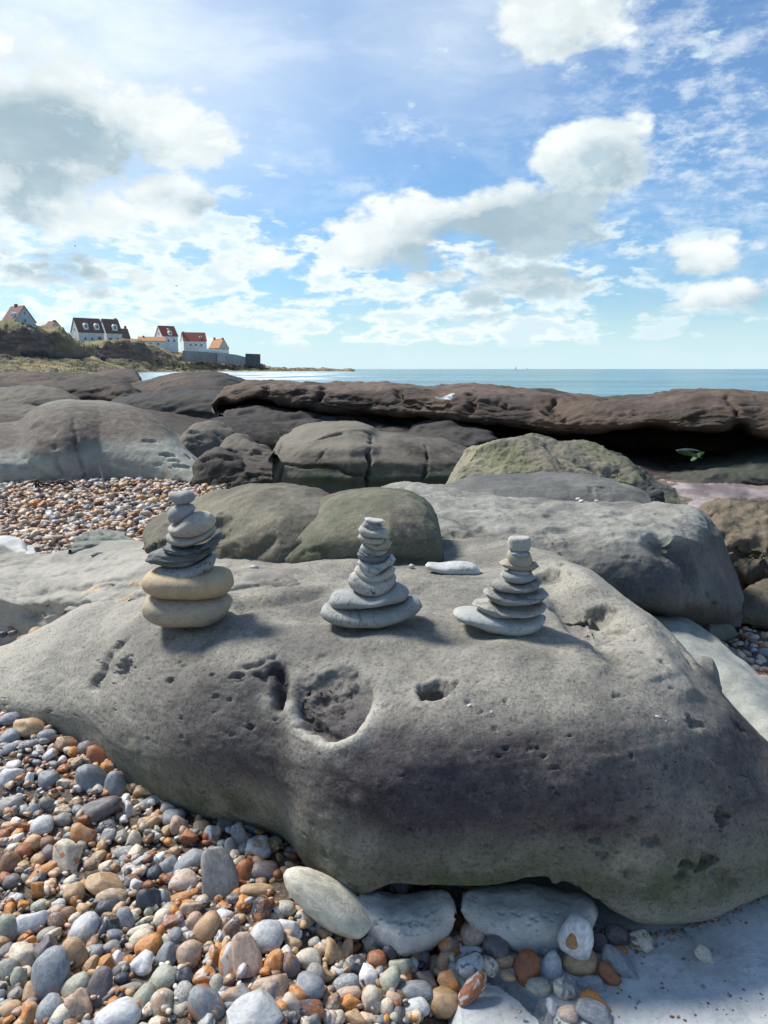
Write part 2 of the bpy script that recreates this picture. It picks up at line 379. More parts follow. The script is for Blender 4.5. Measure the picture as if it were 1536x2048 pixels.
GZ = ground(GX, GY); GZ = GZ + .010 * fbm(np.stack([GX * 6, GY * 6, GX * 0], -1), 4)
g = Rock(np.stack([GX, GY, GZ], -1))
def sand_mat():
    m, t, b = new_mat('coarse_sand'); v = coords(t)
    n1 = t.noise(v, 5, 6, .6); n2 = t.noise(v, 120, 5, .7); n3 = t.add('ShaderNodeTexVoronoi', {'Vector': v, 'Scale': 95.0})
    c = t.mix(t.ss(n1, .35, .65), (.20, .15, .105), (.13, .105, .085)); c = t.mix(t.ss(n2, .35, .65, 0, .7), c, (.07, .06, .052))
    bp = t.add('ShaderNodeBump', {'Height': t.math('SUBTRACT', t.math('MULTIPLY', n2, .01), t.math('MULTIPLY', n3.outputs['Distance'], .006)), 'Strength': .8, 'Distance': 1.0})
    t.set(b, 'Base Color', c); t.set(b, 'Roughness', .9); t.set(b, 'Normal', bp.outputs[0]); return m
M_sand = sand_mat()
tag(g.build('beach_ground', M_sand, origin=np.zeros(3)), kind='structure', label='coarse brown sand of the beach between the rocks')

SEA_Z = -.3
def sea_mat():
    m, t, b = new_mat('sea_water'); v = t.add('ShaderNodeNewGeometry').outputs['Position']
    w1 = t.noise(t.vec('MULTIPLY', v, (.16, .42, 1)), 1.0, 7, .66, .3); w2 = t.noise(t.vec('MULTIPLY', v, (.8, 2.2, 1)), 1.0, 5, .6, .3); w3 = t.noise(t.vec('MULTIPLY', v, (.012, .07, 1)), 1.0, 6, .65)
    h = t.math('ADD', t.math('MULTIPLY', w1, .9), t.math('MULTIPLY', w2, .12))
    bp = t.add('ShaderNodeBump', {'Height': h, 'Strength': .55, 'Distance': .8})
    c = t.mix(t.ss(w3, .38, .62), (.06, .18, .21), (.15, .31, .33)); c = t.mix(t.ss(w1, .53, .64, 0, .7), c, (.02, .09, .13))
    fo = t.math('MULTIPLY', attr(t, 'surf'), t.ss(t.noise(t.vec('MULTIPLY', v, (.09, .05, 1)), 1.0, 7, .7), .40, .56), clamp=True)
    c = t.mix(fo, c, (.75, .78, .78))
    t.set(b, 'Base Color', c); t.set(b, 'Roughness', t.mix(fo, (.22,) * 3, (.8,) * 3)); t.set(b, 'Normal', bp.outputs[0]); t.set(b, 'IOR', 1.33); return m
sxs = np.concatenate([-np.geomspace(45000, 300, 24), np.linspace(-280, 280, 113), np.geomspace(300, 45000, 24)])
sys_ = np.concatenate([np.linspace(-3000, 10, 6), np.linspace(14, 700, 200), np.geomspace(720, 50000, 40)])
SX, SY = np.meshgrid(sxs, sys_)
s_ = Rock(np.stack([SX, SY, np.full_like(SX, SEA_Z)], -1))
pxs, pys = s_.uv
surf = (sstep(SX, -SY * .33, -SY * .27) * (1 - sstep(SX, -SY * .12, SY * .02))) * sstep(SY, 60, 110) * (1 - sstep(SY, 480, 560))
s_.att['surf'] = surf * .9
tag(s_.build('sea', sea_mat(), origin=np.array([0, 0, SEA_Z])), kind='structure', label='turquoise sea under the horizon')

# ------------------------------------------------------------------ the far coast: foreshore, cliff, sea walls, houses
KY = 1.4
def coast_mat(name, kind):
    m, t, b = new_mat(name); v = coords(t)
    n1 = t.noise(v, .06, 7, .62, .4); n2 = t.noise(v, .35, 7, .7, .3); n3 = t.noise(t.vec('MULTIPLY', v, (.25, .25, 1.2)), .5, 6, .65)
    if kind == 'cliff':
        c = t.mix(t.ss(n1, .38, .6), (.27, .18, .12), (.16, .11, .085)); c = t.mix(t.ss(n3, .42, .62, 0, .8), c, (.085, .065, .058))
        c = t.mix(t.ss(t.noise(v, .11, 6, .6), .60, .70, 0, .6), c, (.10, .10, .045))
        c = t.mix(t.math('MULTIPLY', attr(t, 'algae'), t.ss(n2, .25, .55, .5, 1)), c, t.mix(t.ss(n1, .4, .6), (.14, .135, .05), (.27, .22, .10)))
        c = t.mix(t.math('MULTIPLY', attr(t, 'stain_shade'), t.ss(n2, .3, .6, .4, 1)), c, (.04, .04, .045))
    else:
        c = t.mix(t.ss(n2, .42, .58), (.04, .037, .032), (.20, .175, .07)); c = t.mix(t.ss(n1, .5, .62), c, (.36, .27, .13))
        c = t.mix(t.ss(t.noise(v, .9, 5, .7), .5, .66, 0, .7), c, (.045, .04, .04))
    bp = t.add('ShaderNodeBump', {'Height': t.math('MULTIPLY', n2, 1.2), 'Strength': .6, 'Distance': 1.0})
    t.set(b, 'Base Color', c); t.set(b, 'Roughness', .95); t.set(b, 'Normal', bp.outputs[0]); return m
cs = {}
for px, yb, Yb, yt, Yt, yp, Yp in [(-400, 714, 150, 640, 160, 630, 190), (-150, 714, 160, 645, 168, 638, 195), (0, 712, 170, 655, 176, 648, 200), (73, 716, 180, 660, 186, 655, 212), (120, 718, 190, 668, 197, 664, 222),
        (145, 720, 195, 688, 203, 678, 230), (171, 720, 205, 697, 212, 688, 240), (198, 719, 215, 695, 222, 686, 250), (214, 717, 222, 685, 228, 685, 250), (277, 717, 240, 684, 247, 690, 270),
        (303, 717, 250, 696, 257, 697, 280), (328, 718, 260, 706, 266, 702, 290), (365, 722, 275, 712, 282, 706, 300), (430, 728, 300, 722, 306, 716, 320), (490, 731, 325, 727, 328, 724, 335), (530, 734, 335, 733, 338, 733, 345)]:
    cs[px] = [(-1.0, Yb * KY - 4), (yb, Yb * KY), ((yb * .55 + yt * .45), (Yb * .55 + Yt * .45) * KY), (yt, Yt * KY), (yp, Yp * KY), (float(CAMZ - Yp * KY * tan_of(yp)), Yp * KY + 120)]
ck = loft(cs, 1.5, [6, 14, 14, 12, 10]); q = ck.P
ck.noise(.10, 1.5, 5, (1, 1, .6), .55); ck.normals(); ck.noise(.4, .5, 3); 
rows = np.linspace(0, 1, q.shape[0])[:, None] * np.ones(q.shape[1]); rr = np.arange(q.shape[0])[:, None] * np.ones(q.shape[1])
ck.att['algae'] = np.clip(sstep(rr, 33, 36) + .55 * (np.abs(ck.uv[0] - 150) < 38) * sstep(rr, 16, 24), 0, 1)
ck.att['stain_shade'] = (1 - sstep(rr, 7, 15)) * (ck.uv[0] > 40) * (ck.uv[0] < 215)
tag(ck.build('cliff', coast_mat('cliff_earth', 'cliff'), origin=np.array([-80, 280, 0.])), kind='structure', label='brown earth cliff with a grassy rim below the houses')
fs = {}
for px, yi, Yi in [(-400, 716, 152), (0, 712, 170), (120, 718, 190), (214, 717, 222), (303, 718, 250), (365, 722, 275), (430, 728, 300), (520, 733, 335), (580, 736.0, 345), (640, 737.5, 350), (710, 739.5, 355)]:
    Ytoe = Yi * .80 if px < 250 else Yi * .93
    zi = float(CAMZ - Yi * KY * tan_of(yi))
    fs[px] = [(-1.2, Ytoe * KY - 40), (-.25, Ytoe * KY), (zi * .35 - .1, (Ytoe * .5 + Yi * .5) * KY), (zi, Yi * KY), (zi + .2 if px < 560 else -.6, (Yi + 8) * KY)]
fk = loft(fs, 1.2, [6, 14, 18, 8]); fk.noise(.09, 1.0, 5, (1, 1, .3), .6); fk.normals(); fk.noise(.35, .55, 3, seed=4)
tag(fk.build('foreshore_reef', coast_mat('foreshore_weed', 'reef'), origin=np.array([-80, 280, 0.])), kind='structure', label='weedy rock flat at the foot of the far cliff')

def flat_mat(name, c, rough=.8, var=.15, sc=.8):
    m, t, b = new_mat(name); v = coords(t); n = t.noise(v, sc, 6, .65)
    t.set(b, 'Base Color', t.mix(t.ss(n, .3, .7), tuple(x * (1 - var) for x in c), tuple(min(.85, x * (1 + var)) for x in c))); t.set(b, 'Roughness', rough); return m
M_wall = flat_mat('white_render', (.76, .77, .74)); M_wally = flat_mat('cream_render', (.58, .52, .38)); M_wallg = flat_mat('grey_render', (.48, .50, .50))
M_rbrown = flat_mat('brown_roof_tiles', (.20, .12, .095), .85, .2, 1.5); M_rred = flat_mat('red_roof_tiles', (.33, .10, .07), .85, .2, 1.5); M_rorange = flat_mat('orange_roof_tiles', (.52, .26, .12), .85, .2, 1.5)
M_rdull = flat_mat('dull_red_roof_tiles', (.20, .10, .085), .85, .2, 1.5)
M_glass = flat_mat('window_glass', (.12, .17, .21), .2, .1); M_brick = flat_mat('chimney_brick', (.24, .10, .08)); M_conc = flat_mat('sea_wall_concrete', (.20, .205, .20), .9, .25, .15)
M_shut = flat_mat('blue_shutter', (.25, .36, .44))
def hexa(name, x0, x1, y0, y1, z0, z1, mat, parent, inset=0.0, loc=(0, 0, 0)):
    V = [(x0, y0, z0), (x1, y0, z0), (x1, y1, z0), (x0, y1, z0), (x0 + inset, y0 + inset, z1), (x1 - inset, y0 + inset, z1), (x1 - inset, y1 - inset, z1), (x0 + inset, y1 - inset, z1)]
    me = mesh_from(name, V, [(3, 2, 1, 0), (4, 5, 6, 7), (0, 1, 5, 4), (1, 2, 6, 5), (2, 3, 7, 6), (3, 0, 4, 7)], smooth=False)
    return link(name, me, mat, loc, parent)
def gable(name, L, D, z0, z1, mat, parent, over=.3, x0=0, thick=.25):
    """pitched roof of two thick slopes with its ridge along x"""
    V = []; Fc = []
    for sgn in (-1, 1):
        b = len(V); y = sgn * (D / 2 + over); sl = (z1 - z0) / (D / 2); ze = z0 - over * sl
        for x in (x0 - L / 2 - over, x0 + L / 2 + over): V += [(x, y, ze), (x, 0, z1), (x, 0, z1 + thick), (x, y, ze + thick)]
        f = [(0, 1, 2, 3), (7, 6, 5, 4), (3, 2, 6, 7), (4, 5, 1, 0), (0, 3, 7, 4), (1, 5, 6, 2)]
        Fc += [tuple(b + i for i in (q if sgn > 0 else q[::-1])) for q in f]
    return link(name, mesh_from(name, V, Fc, smooth=False), mat, (0, 0, 0), parent)
def gable_wall(name, L, D, z0, zm, z1, mat, parent):
    V = []
    for x in (-L / 2, L / 2): V += [(x, -D / 2, z0), (x, D / 2, z0), (x, D / 2, zm), (x, 0, z1), (x, -D / 2, zm)]
    me = bpy.data.meshes.new(name); me.from_pydata(V, [], [(4, 3, 2, 1, 0), (5, 6, 7, 8, 9), (0, 1, 6, 5), (1, 2, 7, 6), (2, 3, 8, 7), (3, 4, 9, 8), (4, 0, 5, 9)]); me.update()
    return link(name, me, mat, (0, 0, 0), parent)
def window(parent, x, y, z, w, h, face, shut=None):
    """face: 'f' on the long wall towards -y, 'g' on the gable towards -x, 'h' on the gable towards +x"""
    d = .12
    if face == 'f': fr = hexa('window', x - w / 2, x + w / 2, y - d, y + .02, z, z + h, M_wall, parent); hexa('pane', x - w * .4, x + w * .4, y - d - .03, y - d + .02, z + h * .08, z + h * .92, M_glass, fr)
    else:
        s = -1 if face == 'g' else 1
        fr = hexa('window', min(x, x + s * d), max(x, x + s * d), y - w / 2, y + w / 2, z, z + h, M_wall, parent); hexa('pane', min(x + s * d, x + s * (d + .03)), max(x + s * d, x + s * (d + .03)), y - w * .4, y + w * .4, z + h * .08, z + h * .92, M_glass, fr)
def dormer(parent, x, y, z, w, h, depth):
    V = []; n = 8
    prof = [(-w / 2, 0), (w / 2, 0), (w / 2, h * .6)] + [(w / 2 * math.cos(t), h * .6 + h * .4 * math.sin(t)) for t in np.linspace(0, math.pi, n)[1:-1]] + [(-w / 2, h * .6)]
    k = len(prof)
    for yy in (y, y + depth): V += [(x + a, yy, z + b_) for a, b_ in prof]
    me = bpy.data.meshes.new('dormer'); me.from_pydata(V, [], [tuple(range(k)), tuple(range(2 * k - 1, k - 1, -1))] + [(i, i + k, (i + 1) % k + k, (i + 1) % k) for i in range(k)]); me.update()
    d = link('dormer', me, M_wall, (0, 0, 0), parent); hexa('pane', x - w * .22, x + w * .22, y - .06, y + .02, z + h * .25, z + h * .7, M_glass, d)
def house(px, pyb, Y, rot, L, D, zm, z1, wall, roof, label, dorm=(), chim=(), wins=(), gw=True, hip=False, drop=4.0):
    p = at_Y(px, pyb, Y * KY); h = empty('house', tuple(p), rot); h.scale = (.9, .9, .9); tag(h, label, 'house', 'houses above the far cliff')
    gable_wall('wall', L, D, -drop, zm, z1, wall, h); gable('roof', L, D, zm, z1 + .05, roof, h)
    rf = [o for o in h.children if o.name.startswith('roof')][0]
    for (x, y, zb, zt) in chim: hexa('chimney', x - .5, x + .5, y - .45, y + .45, zb, zt, M_brick, rf)
    for (x, w, z, hh) in dorm:
        fr_y = -D / 2 + (z - zm) / max(z1 - zm, .1) * D / 2
        dormer(h, x, fr_y - .3, z, w, hh, D * .35)
    for wd in wins: window(h, *wd)
    return h
# sizes in metres at distances of 250 to 430 m
house(38, 652, 190, R(-38), 9.5, 8, 1.5, 7.0, M_wallg, M_rdull, 'house with a big dull red roof and pale gable above the grassy cliff edge', chim=[(-1.0, 0, 5.5, 8.0)], dorm=[(2.2, 2.0, 2.6, 2.2)], wins=[(4.75, 0, 1.0, 1.1, 1.5, 'h'), (4.75, 0, 3.8, .9, 1.2, 'h')])
house(106, 662, 215, R(-30), 4.5, 4.5, 1.6, 3.8, M_wally, M_rdull, 'small pale cottage between the big red roofed house and the white house with two dormers', chim=[(1.4, 0, 3.0, 4.4)], wins=[(-1.0, -2.25, .2, .9, 1.1, 'f'), (1.0, -2.25, .2, .9, 1.1, 'f')])
house(176, 682, 248, R(44), 12.5, 9.0, 4.2, 10.6, M_wall, M_rbrown, 'white house with a brown roof and two round topped dormers', dorm=[(-2.2, 2.3, 5.2, 3.2), (3.2, 2.3, 5.2, 3.2)], wins=[(-6.25, 0, 4.6, 1.1, 1.4, 'g'), (-3.2, -4.5, .2, 1.2, 1.5, 'f'), (.2, -4.5, .2, 1.2, 1.5, 'f'), (4.0, -4.5, .0, 2.0, 2.2, 'f')])
house(222, 684, 256, R(42), 8.0, 9.2, 4.4, 11.0, M_wall, M_rbrown, 'white house with a brown roof and one dormer joined to its two dormer neighbour', dorm=[(.8, 2.5, 5.4, 3.2)], chim=[(3.2, .4, 9.4, 11.8)], wins=[(-2.0, -4.6, .0, 2.2, 2.0, 'f'), (1.6, -4.6, .0, 1.6, 2.0, 'f')])
house(247, 686, 262, R(38), 4.5, 7.5, 2.4, 7.0, M_wall, M_rbrown, 'narrow brown roofed wing with a brick chimney at the end of the white row', chim=[(1.4, 0, 5.6, 8.6)], wins=[(-.2, -3.75, .0, 1.4, 1.8, 'f')])
house(304, 692, 285, R(22), 14.0, 8.0, 2.6, 4.8, M_wall, M_rorange, 'low white house with a wide orange roof beside the tall villa', chim=[(-4.4, 0, 4.2, 5.6)], wins=[(-1.0, -4.0, .4, 1.3, 1.3, 'f'), (3.0, -4.0, .4, 1.3, 1.3, 'f')])
house(334, 694, 292, R(42), 9.5, 9.0, 6.2, 11.6, M_wall, M_rred, 'tall white villa with a steep red roof and two small skylights', dorm=[(.2, 2.2, 6.4, 2.6), (.3, 1.4, 9.4, 1.0)], wins=[(-4.75, 0, 6.6, 1.1, 1.5, 'g'), (2.4, -4.5, 2.6, 1.6, 1.7, 'f'), (-1.2, -4.5, 2.6, 1.2, 1.6, 'f')])
house(388, 697, 305, R(24), 13.5, 9.0, 4.4, 9.2, M_wall, M_rred, 'white house with a red roof and a tall brick chimney beside the sea wall', chim=[(-6.2, -1.5, 3.0, 9.8)], dorm=[(3.6, 1.6, 6.2, 1.2)], wins=[(3.6, -4.5, 1.2, 1.2, 1.4, 'f'), (-2.8, -4.5, 1.2, 1.2, 1.4, 'f'), (.3, -4.5, 1.2, 1.2, 1.4, 'f')])
house(438, 702, 318, R(-34), 8.5, 8.5, 1.8, 7.2, M_wally, M_rorange, 'pale yellow house with a small orange roof nearest the tip of the headland', chim=[(-3.6, 0, 6.0, 8.4), (3.6, 0, 6.0, 8.0)], wins=[(4.25, 0, .6, 1.0, 1.4, 'h')])
def bar_wall(name, pts, thick, mat, label, cat, slabs=1):
    e = None
    for k in range(len(pts) - 1):
        (xa, ta, ba, Ya), (xb, tb, bb, Yb) = pts[k], pts[k + 1]
        A0, A1, B0, B1 = at_Y(xa, ba, Ya * KY), at_Y(xa, ta, Ya * KY), at_Y(xb, bb, Yb * KY), at_Y(xb, tb, Yb * KY)
        if e is None: e = empty(name, tuple(A0)); tag(e, label, cat)
        n = np.array([0, thick, 0]); V = np.array([A0, B0, B1 + n * .15, A1 + n * .15, A0 + n, B0 + n, B1 + n, A1 + n]) - A0 * 1.0
        V += 0; V = V + (A0 - np.array(e.location))
        me = mesh_from('panel', V, [(0, 1, 2, 3), (5, 4, 7, 6), (3, 2, 6, 7), (1, 5, 6, 2), (4, 0, 3, 7), (4, 5, 1, 0)], smooth=False); link('panel', me, mat, (0, 0, 0), e)
    return e
bar_wall('sea_wall', [(364, 701, 723, 272), (398, 703, 724, 284), (432, 706, 725, 296)], 6, M_conc, 'grey concrete sea wall under the red roofed house', 'sea wall')
bar_wall('sea_wall', [(433, 705, 726, 296), (470, 709, 729, 312), (489, 714, 730, 322)], 6, flat_mat('sea_wall_light', (.30, .31, .31), .9, .2, .15), 'lighter sloping sea wall under the pale yellow house', 'sea wall')
bar_wall('blockhouse', [(490, 707, 733, 324), (516, 708, 733, 328)], 9, flat_mat('dark_masonry', (.11, .115, .115), .9, .25, .2), 'dark square masonry block at the tip of the headland', 'blockhouse')
bar_wall('garden_wall', [(396, 696, 704, 290), (455, 700, 706, 306)], 1.2, M_wall, 'long low white garden wall along the sea front', 'wall')

def gull(px, py, Y, flip, label):
    p = at_Y(px, py, Y); e = empty('gull', tuple(p), R(30 * flip)); tag(e, label, 'bird', 'gulls over the coast')
    bm = bmesh.new(); bmesh.ops.create_icosphere(bm, subdivisions=2, radius=1); bmesh.ops.scale(bm, vec=(.32, .09, .08), verts=bm.verts)
    for v in bm.verts:
        if v.co.x < -.15: v.co.z *= .5; v.co.y *= .6
    me = bpy.data.meshes.new('body'); bm.to_mesh(me); bm.free(); link('body', me, M_gull, (0, 0, 0), e)
    for s in (-1, 1):
        V = [(.12, s * .05, .03), (-.12, s * .05, .03), (.10, s * .35, .20), (-.08, s * .35, .19), (-.06, s * .75, .10), (.12, s * .05, .05), (-.12, s * .05, .05), (.10, s * .35, .22), (-.08, s * .35, .21), (-.06, s * .75, .11)]
        fc = [(0, 2, 3), (0, 3, 1), (2, 4, 3), (5, 8, 7), (5, 6, 8), (7, 8, 9), (0, 5, 7), (0, 7, 2), (2, 7, 9), (2, 9, 4), (1, 8, 6), (1, 3, 8), (3, 9, 8), (3, 4, 9)]
        me = bpy.data.meshes.new('wing'); me.from_pydata(V, [], fc); me.update(); link('wing', me, M_gull, (0, 0, 0), e)
M_gull = flat_mat('gull_grey', (.16, .16, .17))
gull(150, 492, 230, 1, 'small grey gull flying high against the big grey cloud'); gull(353, 572, 230, -1, 'small gull low above the roofs of the coast')
def boat(px, Y, L, H, label):
    e = empty('sailing_boat', tuple(at_z(px, 738.6, SEA_Z)) if False else ((px - 768) / F * Y * cp, Y, SEA_Z)); tag(e, label, 'boat', 'sailing boats on the horizon')
    V = [(-L / 2, 0, L * .12), (L / 2, 0, L * .14), (L * .3, -L * .14, L * .12), (-L * .4, -L * .14, L * .11), (L * .3, L * .14, L * .12), (-L * .4, L * .14, L * .11), (L * .2, 0, -.3), (-L * .35, 0, -.3)]
    me = bpy.data.meshes.new('hull'); me.from_pydata(V, [], [(1, 4, 5, 0, 3, 2), (2, 6, 1), (2, 3, 7, 6), (3, 0, 7), (1, 6, 4), (4, 6, 7, 5), (5, 7, 0)]); me.update(); link('hull', me, M_gull, (0, 0, 0), e)
    hexa('mast', -.15, .15, -.15, .15, L * .1, H, M_gull, e)
    V = [(-.3, -.1, L * .2), (-L * .42, -.1, L * .2), (-.3, -.1, H * .95), (-.3, .1, L * .2), (-L * .42, .1, L * .2), (-.3, .1, H * .95)]
    me = bpy.data.meshes.new('sail'); me.from_pydata(V, [], [(0, 2, 1), (3, 4, 5), (0, 1, 4, 3), (1, 2, 5, 4), (2, 0, 3, 5)]); me.update(); link('sail', me, M_gull, (0, 0, 0), e)
boat(1032, 3600, 10, 13, 'larger of two sailing boats on the horizon'); boat(1055, 4200, 8, 9, 'smaller of two sailing boats on the horizon')
# ------------------------------------------------------------------ the main boulder that carries the cairns
S = {}
def st(px, *k): S[px] = list(k)
st(-480, (-.15, 2.00), (-.14, 2.02), (-.14, 2.04), (-.14, 2.07), (-.14, 2.1), (-.14, 2.13), (-.14, 2.2), (-.14, 2.28), (-.15, 2.36), (-.2, 2.45))
st(-220, (-.08, 2.02), (1405, 2.03), (1388, 2.04), (1374, 2.06), (1360, 2.09), (1346, 2.13), (1336, 2.19), (1328, 2.28), (.02, 2.38), (-.2, 2.48))
st(0, (-.05, 1.97), (1432, 1.92), (1402, 1.93), (1376, 1.97), (1350, 2.02), (1325, 2.08), (1305, 2.14), (1290, 2.22), (.08, 2.36), (-.2, 2.46))
st(70, (-.05, 1.92), (1458, 1.865), (1418, 1.86), (1382, 1.90), (1342, 1.96), (1306, 2.02), (1284, 2.09), (1266, 2.18), (.12, 2.36), (-.2, 2.46))
st(150, (-.05, 1.84), (1482, 1.80), (1440, 1.79), (1390, 1.82), (1340, 1.88), (1290, 1.95), (1245, 2.04), (1215, 2.15), (.2, 2.34), (-.2, 2.45))
st(250, (-.05, 1.74), (1552, 1.68), (1490, 1.65), (1420, 1.67), (1360, 1.71), (1300, 1.78), (1250, 1.88), (1192, 2.12), (.28, 2.34), (-.2, 2.6))
st(380, (-.05, 1.66), (1614, 1.585), (1540, 1.53), (1460, 1.53), (1390, 1.57), (1310, 1.65), (1240, 1.78), (1165, 2.10), (.33, 2.5), (-.2, 2.9))
st(540, (-.05, 1.62), (1662, 1.51), (1590, 1.44), (1490, 1.43), (1400, 1.47), (1320, 1.55), (1230, 1.76), (1120, 2.35), (.33, 2.9), (-.2, 3.1))
st(620, (-.07, 1.60), (1742, 1.41), (1650, 1.35), (1525, 1.36), (1420, 1.41), (1325, 1.525), (1230, 1.75), (1115, 2.38), (.33, 2.9), (-.2, 3.1))
st(700, (-.07, 1.58), (1793, 1.335), (1690, 1.30), (1560, 1.31), (1440, 1.37), (1330, 1.50), (1230, 1.74), (1110, 2.40), (.33, 2.9), (-.2, 3.1))
st(800, (.00, 1.58), (1766, 1.31), (1690, 1.27), (1560, 1.28), (1440, 1.35), (1330, 1.49), (1230, 1.74), (1110, 2.40), (.33, 2.9), (-.2, 3.1))
st(950, (.03, 1.60), (1772, 1.29), (1690, 1.255), (1560, 1.265), (1440, 1.335), (1335, 1.48), (1235, 1.72), (1106, 2.40), (.33, 2.9), (-.2, 3.1))
st(1080, (.04, 1.60), (1760, 1.29), (1690, 1.25), (1560, 1.26), (1440, 1.33), (1335, 1.47), (1235, 1.72), (1108, 2.32), (.3, 2.7), (-.2, 2.9))
st(1170, (.0, 1.56), (1792, 1.285), (1705, 1.24), (1570, 1.25), (1446, 1.318), (1338, 1.448), (1243, 1.68), (1140, 2.13), (.26, 2.45), (-.2, 2.6))
st(1230, (-.06, 1.50), (1832, 1.283), (1730, 1.235), (1590, 1.243), (1460, 1.307), (1350, 1.435), (1258, 1.645), (1176, 1.99), (.22, 2.25), (-.2, 2.4))
st(1300, (-.08, 1.46), (1854, 1.285), (1750, 1.235), (1610, 1.24), (1480, 1.30), (1370, 1.42), (1280, 1.60), (1216, 1.88), (.2, 2.1), (-.2, 2.2))
st(1400, (-.08, 1.45), (1840, 1.29), (1750, 1.25), (1630, 1.26), (1520, 1.31), (1430, 1.39), (1370, 1.50), (1325, 1.68), (.18, 1.86), (-.2, 1.95))
st(1536, (-.08, 1.46), (1788, 1.34), (1730, 1.31), (1660, 1.31), (1600, 1.33), (1550, 1.37), (1510, 1.43), (1480, 1.52), (.12, 1.66), (-.2, 1.75))
st(1750, (-.12, 1.48), (1762, 1.42), (1722, 1.41), (1690, 1.42), (1665, 1.43), (1645, 1.46), (1630, 1.50), (1622, 1.55), (-.05, 1.62), (-.2, 1.7))
st(1960, (-.2, 1.5), (-.17, 1.48), (-.17, 1.5), (-.17, 1.52), (-.17, 1.54), (-.17, 1.56), (-.17, 1.58), (-.17, 1.6), (-.18, 1.65), (-.2, 1.7))
mb = loft(S, 3.6, [16, 44, 44, 44, 44, 52, 70, 22, 10])
mb.noise(2.2, .022, 3).normals(); mb.noise(6, .0045, 4, (1, 1, 1.5), seed=3).normals()
fr = sstep(mb.P[..., 2], -.1, .3)
mb.push(.0012 * fbm(np.stack([mb.P[..., 0] * 4, mb.P[..., 1] * 4, mb.P[..., 2] * 40 + 2 * fbm(mb.P * 3, 2)], -1), 3)).normals()
# low ridges and hollows behind the cairns
for pts, w, d in [([(450, 1160), (560, 1150), (680, 1135), (800, 1130)], .06, -.022), ([(465, 1212), (560, 1196), (660, 1172)], .030, .026), ([(830, 1170), (900, 1185), (960, 1215)], .05, .018),
                  ([(300, 1190), (380, 1200), (470, 1190)], .04, -.014),
                  ([(1010, 1110), (1090, 1118), (1150, 1150), (1190, 1195)], .055, -.02), ([(1070, 1140), (1110, 1175), (1120, 1210)], .05, .030), ([(1120, 1200), (1150, 1240), (1200, 1270), (1250, 1330)], .022, .020),
                  ([(1180, 1200), (1200, 1240), (1240, 1270)], .06, .038), ([(1225, 1190), (1290, 1250), (1340, 1340), (1400, 1400)], .05, -.016), ([(1200, 1330), (1280, 1370), (1360, 1400), (1440, 1440)], .03, .007),
                  ([(1230, 1290), (1290, 1330), (1330, 1360)], .05, -.007), ([(860, 1300), (1000, 1310), (1120, 1330)], .05, -.009), ([(1140, 1350), (1230, 1400), (1260, 1440)], .02, .005)]:
    mb.line(pts, w, d, wob=.12).normals()
# the broad U shaped hollow and the pits round it
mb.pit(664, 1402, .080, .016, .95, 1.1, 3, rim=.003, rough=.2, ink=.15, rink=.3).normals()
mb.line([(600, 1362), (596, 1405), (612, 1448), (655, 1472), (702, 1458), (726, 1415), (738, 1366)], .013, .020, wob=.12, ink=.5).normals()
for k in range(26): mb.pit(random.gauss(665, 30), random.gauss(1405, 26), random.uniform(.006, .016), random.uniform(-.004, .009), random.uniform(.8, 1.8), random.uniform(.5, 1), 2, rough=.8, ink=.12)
mb.normals(); mb.pit(665, 1366, .045, .006, 1.2, .8, 2, rough=.5).normals(); mb.pit(700, 1370, .018, -.012, 1, 1, 2).pit(640, 1385, .016, -.009, 1.2, 1, 2).normals()
mb.line([(670, 1345), (690, 1375), (700, 1390)], .006, .008).line([(640, 1372), (700, 1368)], .005, .007).normals()
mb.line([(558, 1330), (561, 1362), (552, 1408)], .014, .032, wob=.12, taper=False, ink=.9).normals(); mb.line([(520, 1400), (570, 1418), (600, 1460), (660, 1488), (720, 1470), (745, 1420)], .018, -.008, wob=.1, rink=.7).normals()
mb.line([(500, 1345), (530, 1352), (556, 1340)], .006, .012).line([(480, 1332), (520, 1320), (555, 1302)], .006, .010).pit(470, 1346, .014, .012, 1.7, .6).normals()
mb.pit(864, 1378, .036, .026, 1.25, .75, 2, rim=.002, rough=.35, ink=.5, rink=.2).normals(); mb.pit(864, 1390, .02, .014, 1.4, .7).normals()
mb.line([(240, 1282), (215, 1315), (200, 1345), (178, 1368)], .014, .020, wob=.4, ink=.6).normals(); mb.pit(243, 1334, .032, .026, 1.2, .9, rough=.6, ink=.5).pit(190, 1366, .02, .014, 1.2, .8).pit(335, 1357, .016, .012, 1.4, .6).pit(232, 1290, .018, .013).normals()
for (x, y, r, d) in [(498, 1450, .010, .012), (1448, 1628, .016, .024), (1070, 1665, .014, .009), (1152, 1662, .012, .010), (1305, 1690, .016, .014), (1376, 1732, .013, .02), (1420, 1728, .020, .022), (1370, 1756, .012, .014), (1200, 1715, .010, .011),
                     (1255, 1750, .011, .010), (1010, 1490, .006, .008), (996, 1506, .006, .007), (1086, 1506, .006, .007), (1390, 1440, .018, .014), (1485, 1452, .014, .012), (1260, 1642, .007, .007), (640, 1708, .014, .008), (705, 1780, .012, .008),
                     (1285, 1298, .010, .008), (1330, 1318, .012, .008), (930, 1400, .006, .005), (1190, 1690, .008, .01), (420, 1345, .006, .008), (455, 1395, .005, .006), (1238, 1385, .010, .006)]:
    mb.pit(x, y, r, d, random.uniform(.9, 1.5), random.uniform(.6, .9), 2, rough=.6)
mb.normals()
mb.line([(1425, 1728), (1460, 1755), (1490, 1772)], .012, .016, wob=.5).line([(1330, 1210), (1370, 1275), (1392, 1330)], .012, .010).line([(1190, 1230), (1215, 1205), (1260, 1190)], .0035, .006).normals()
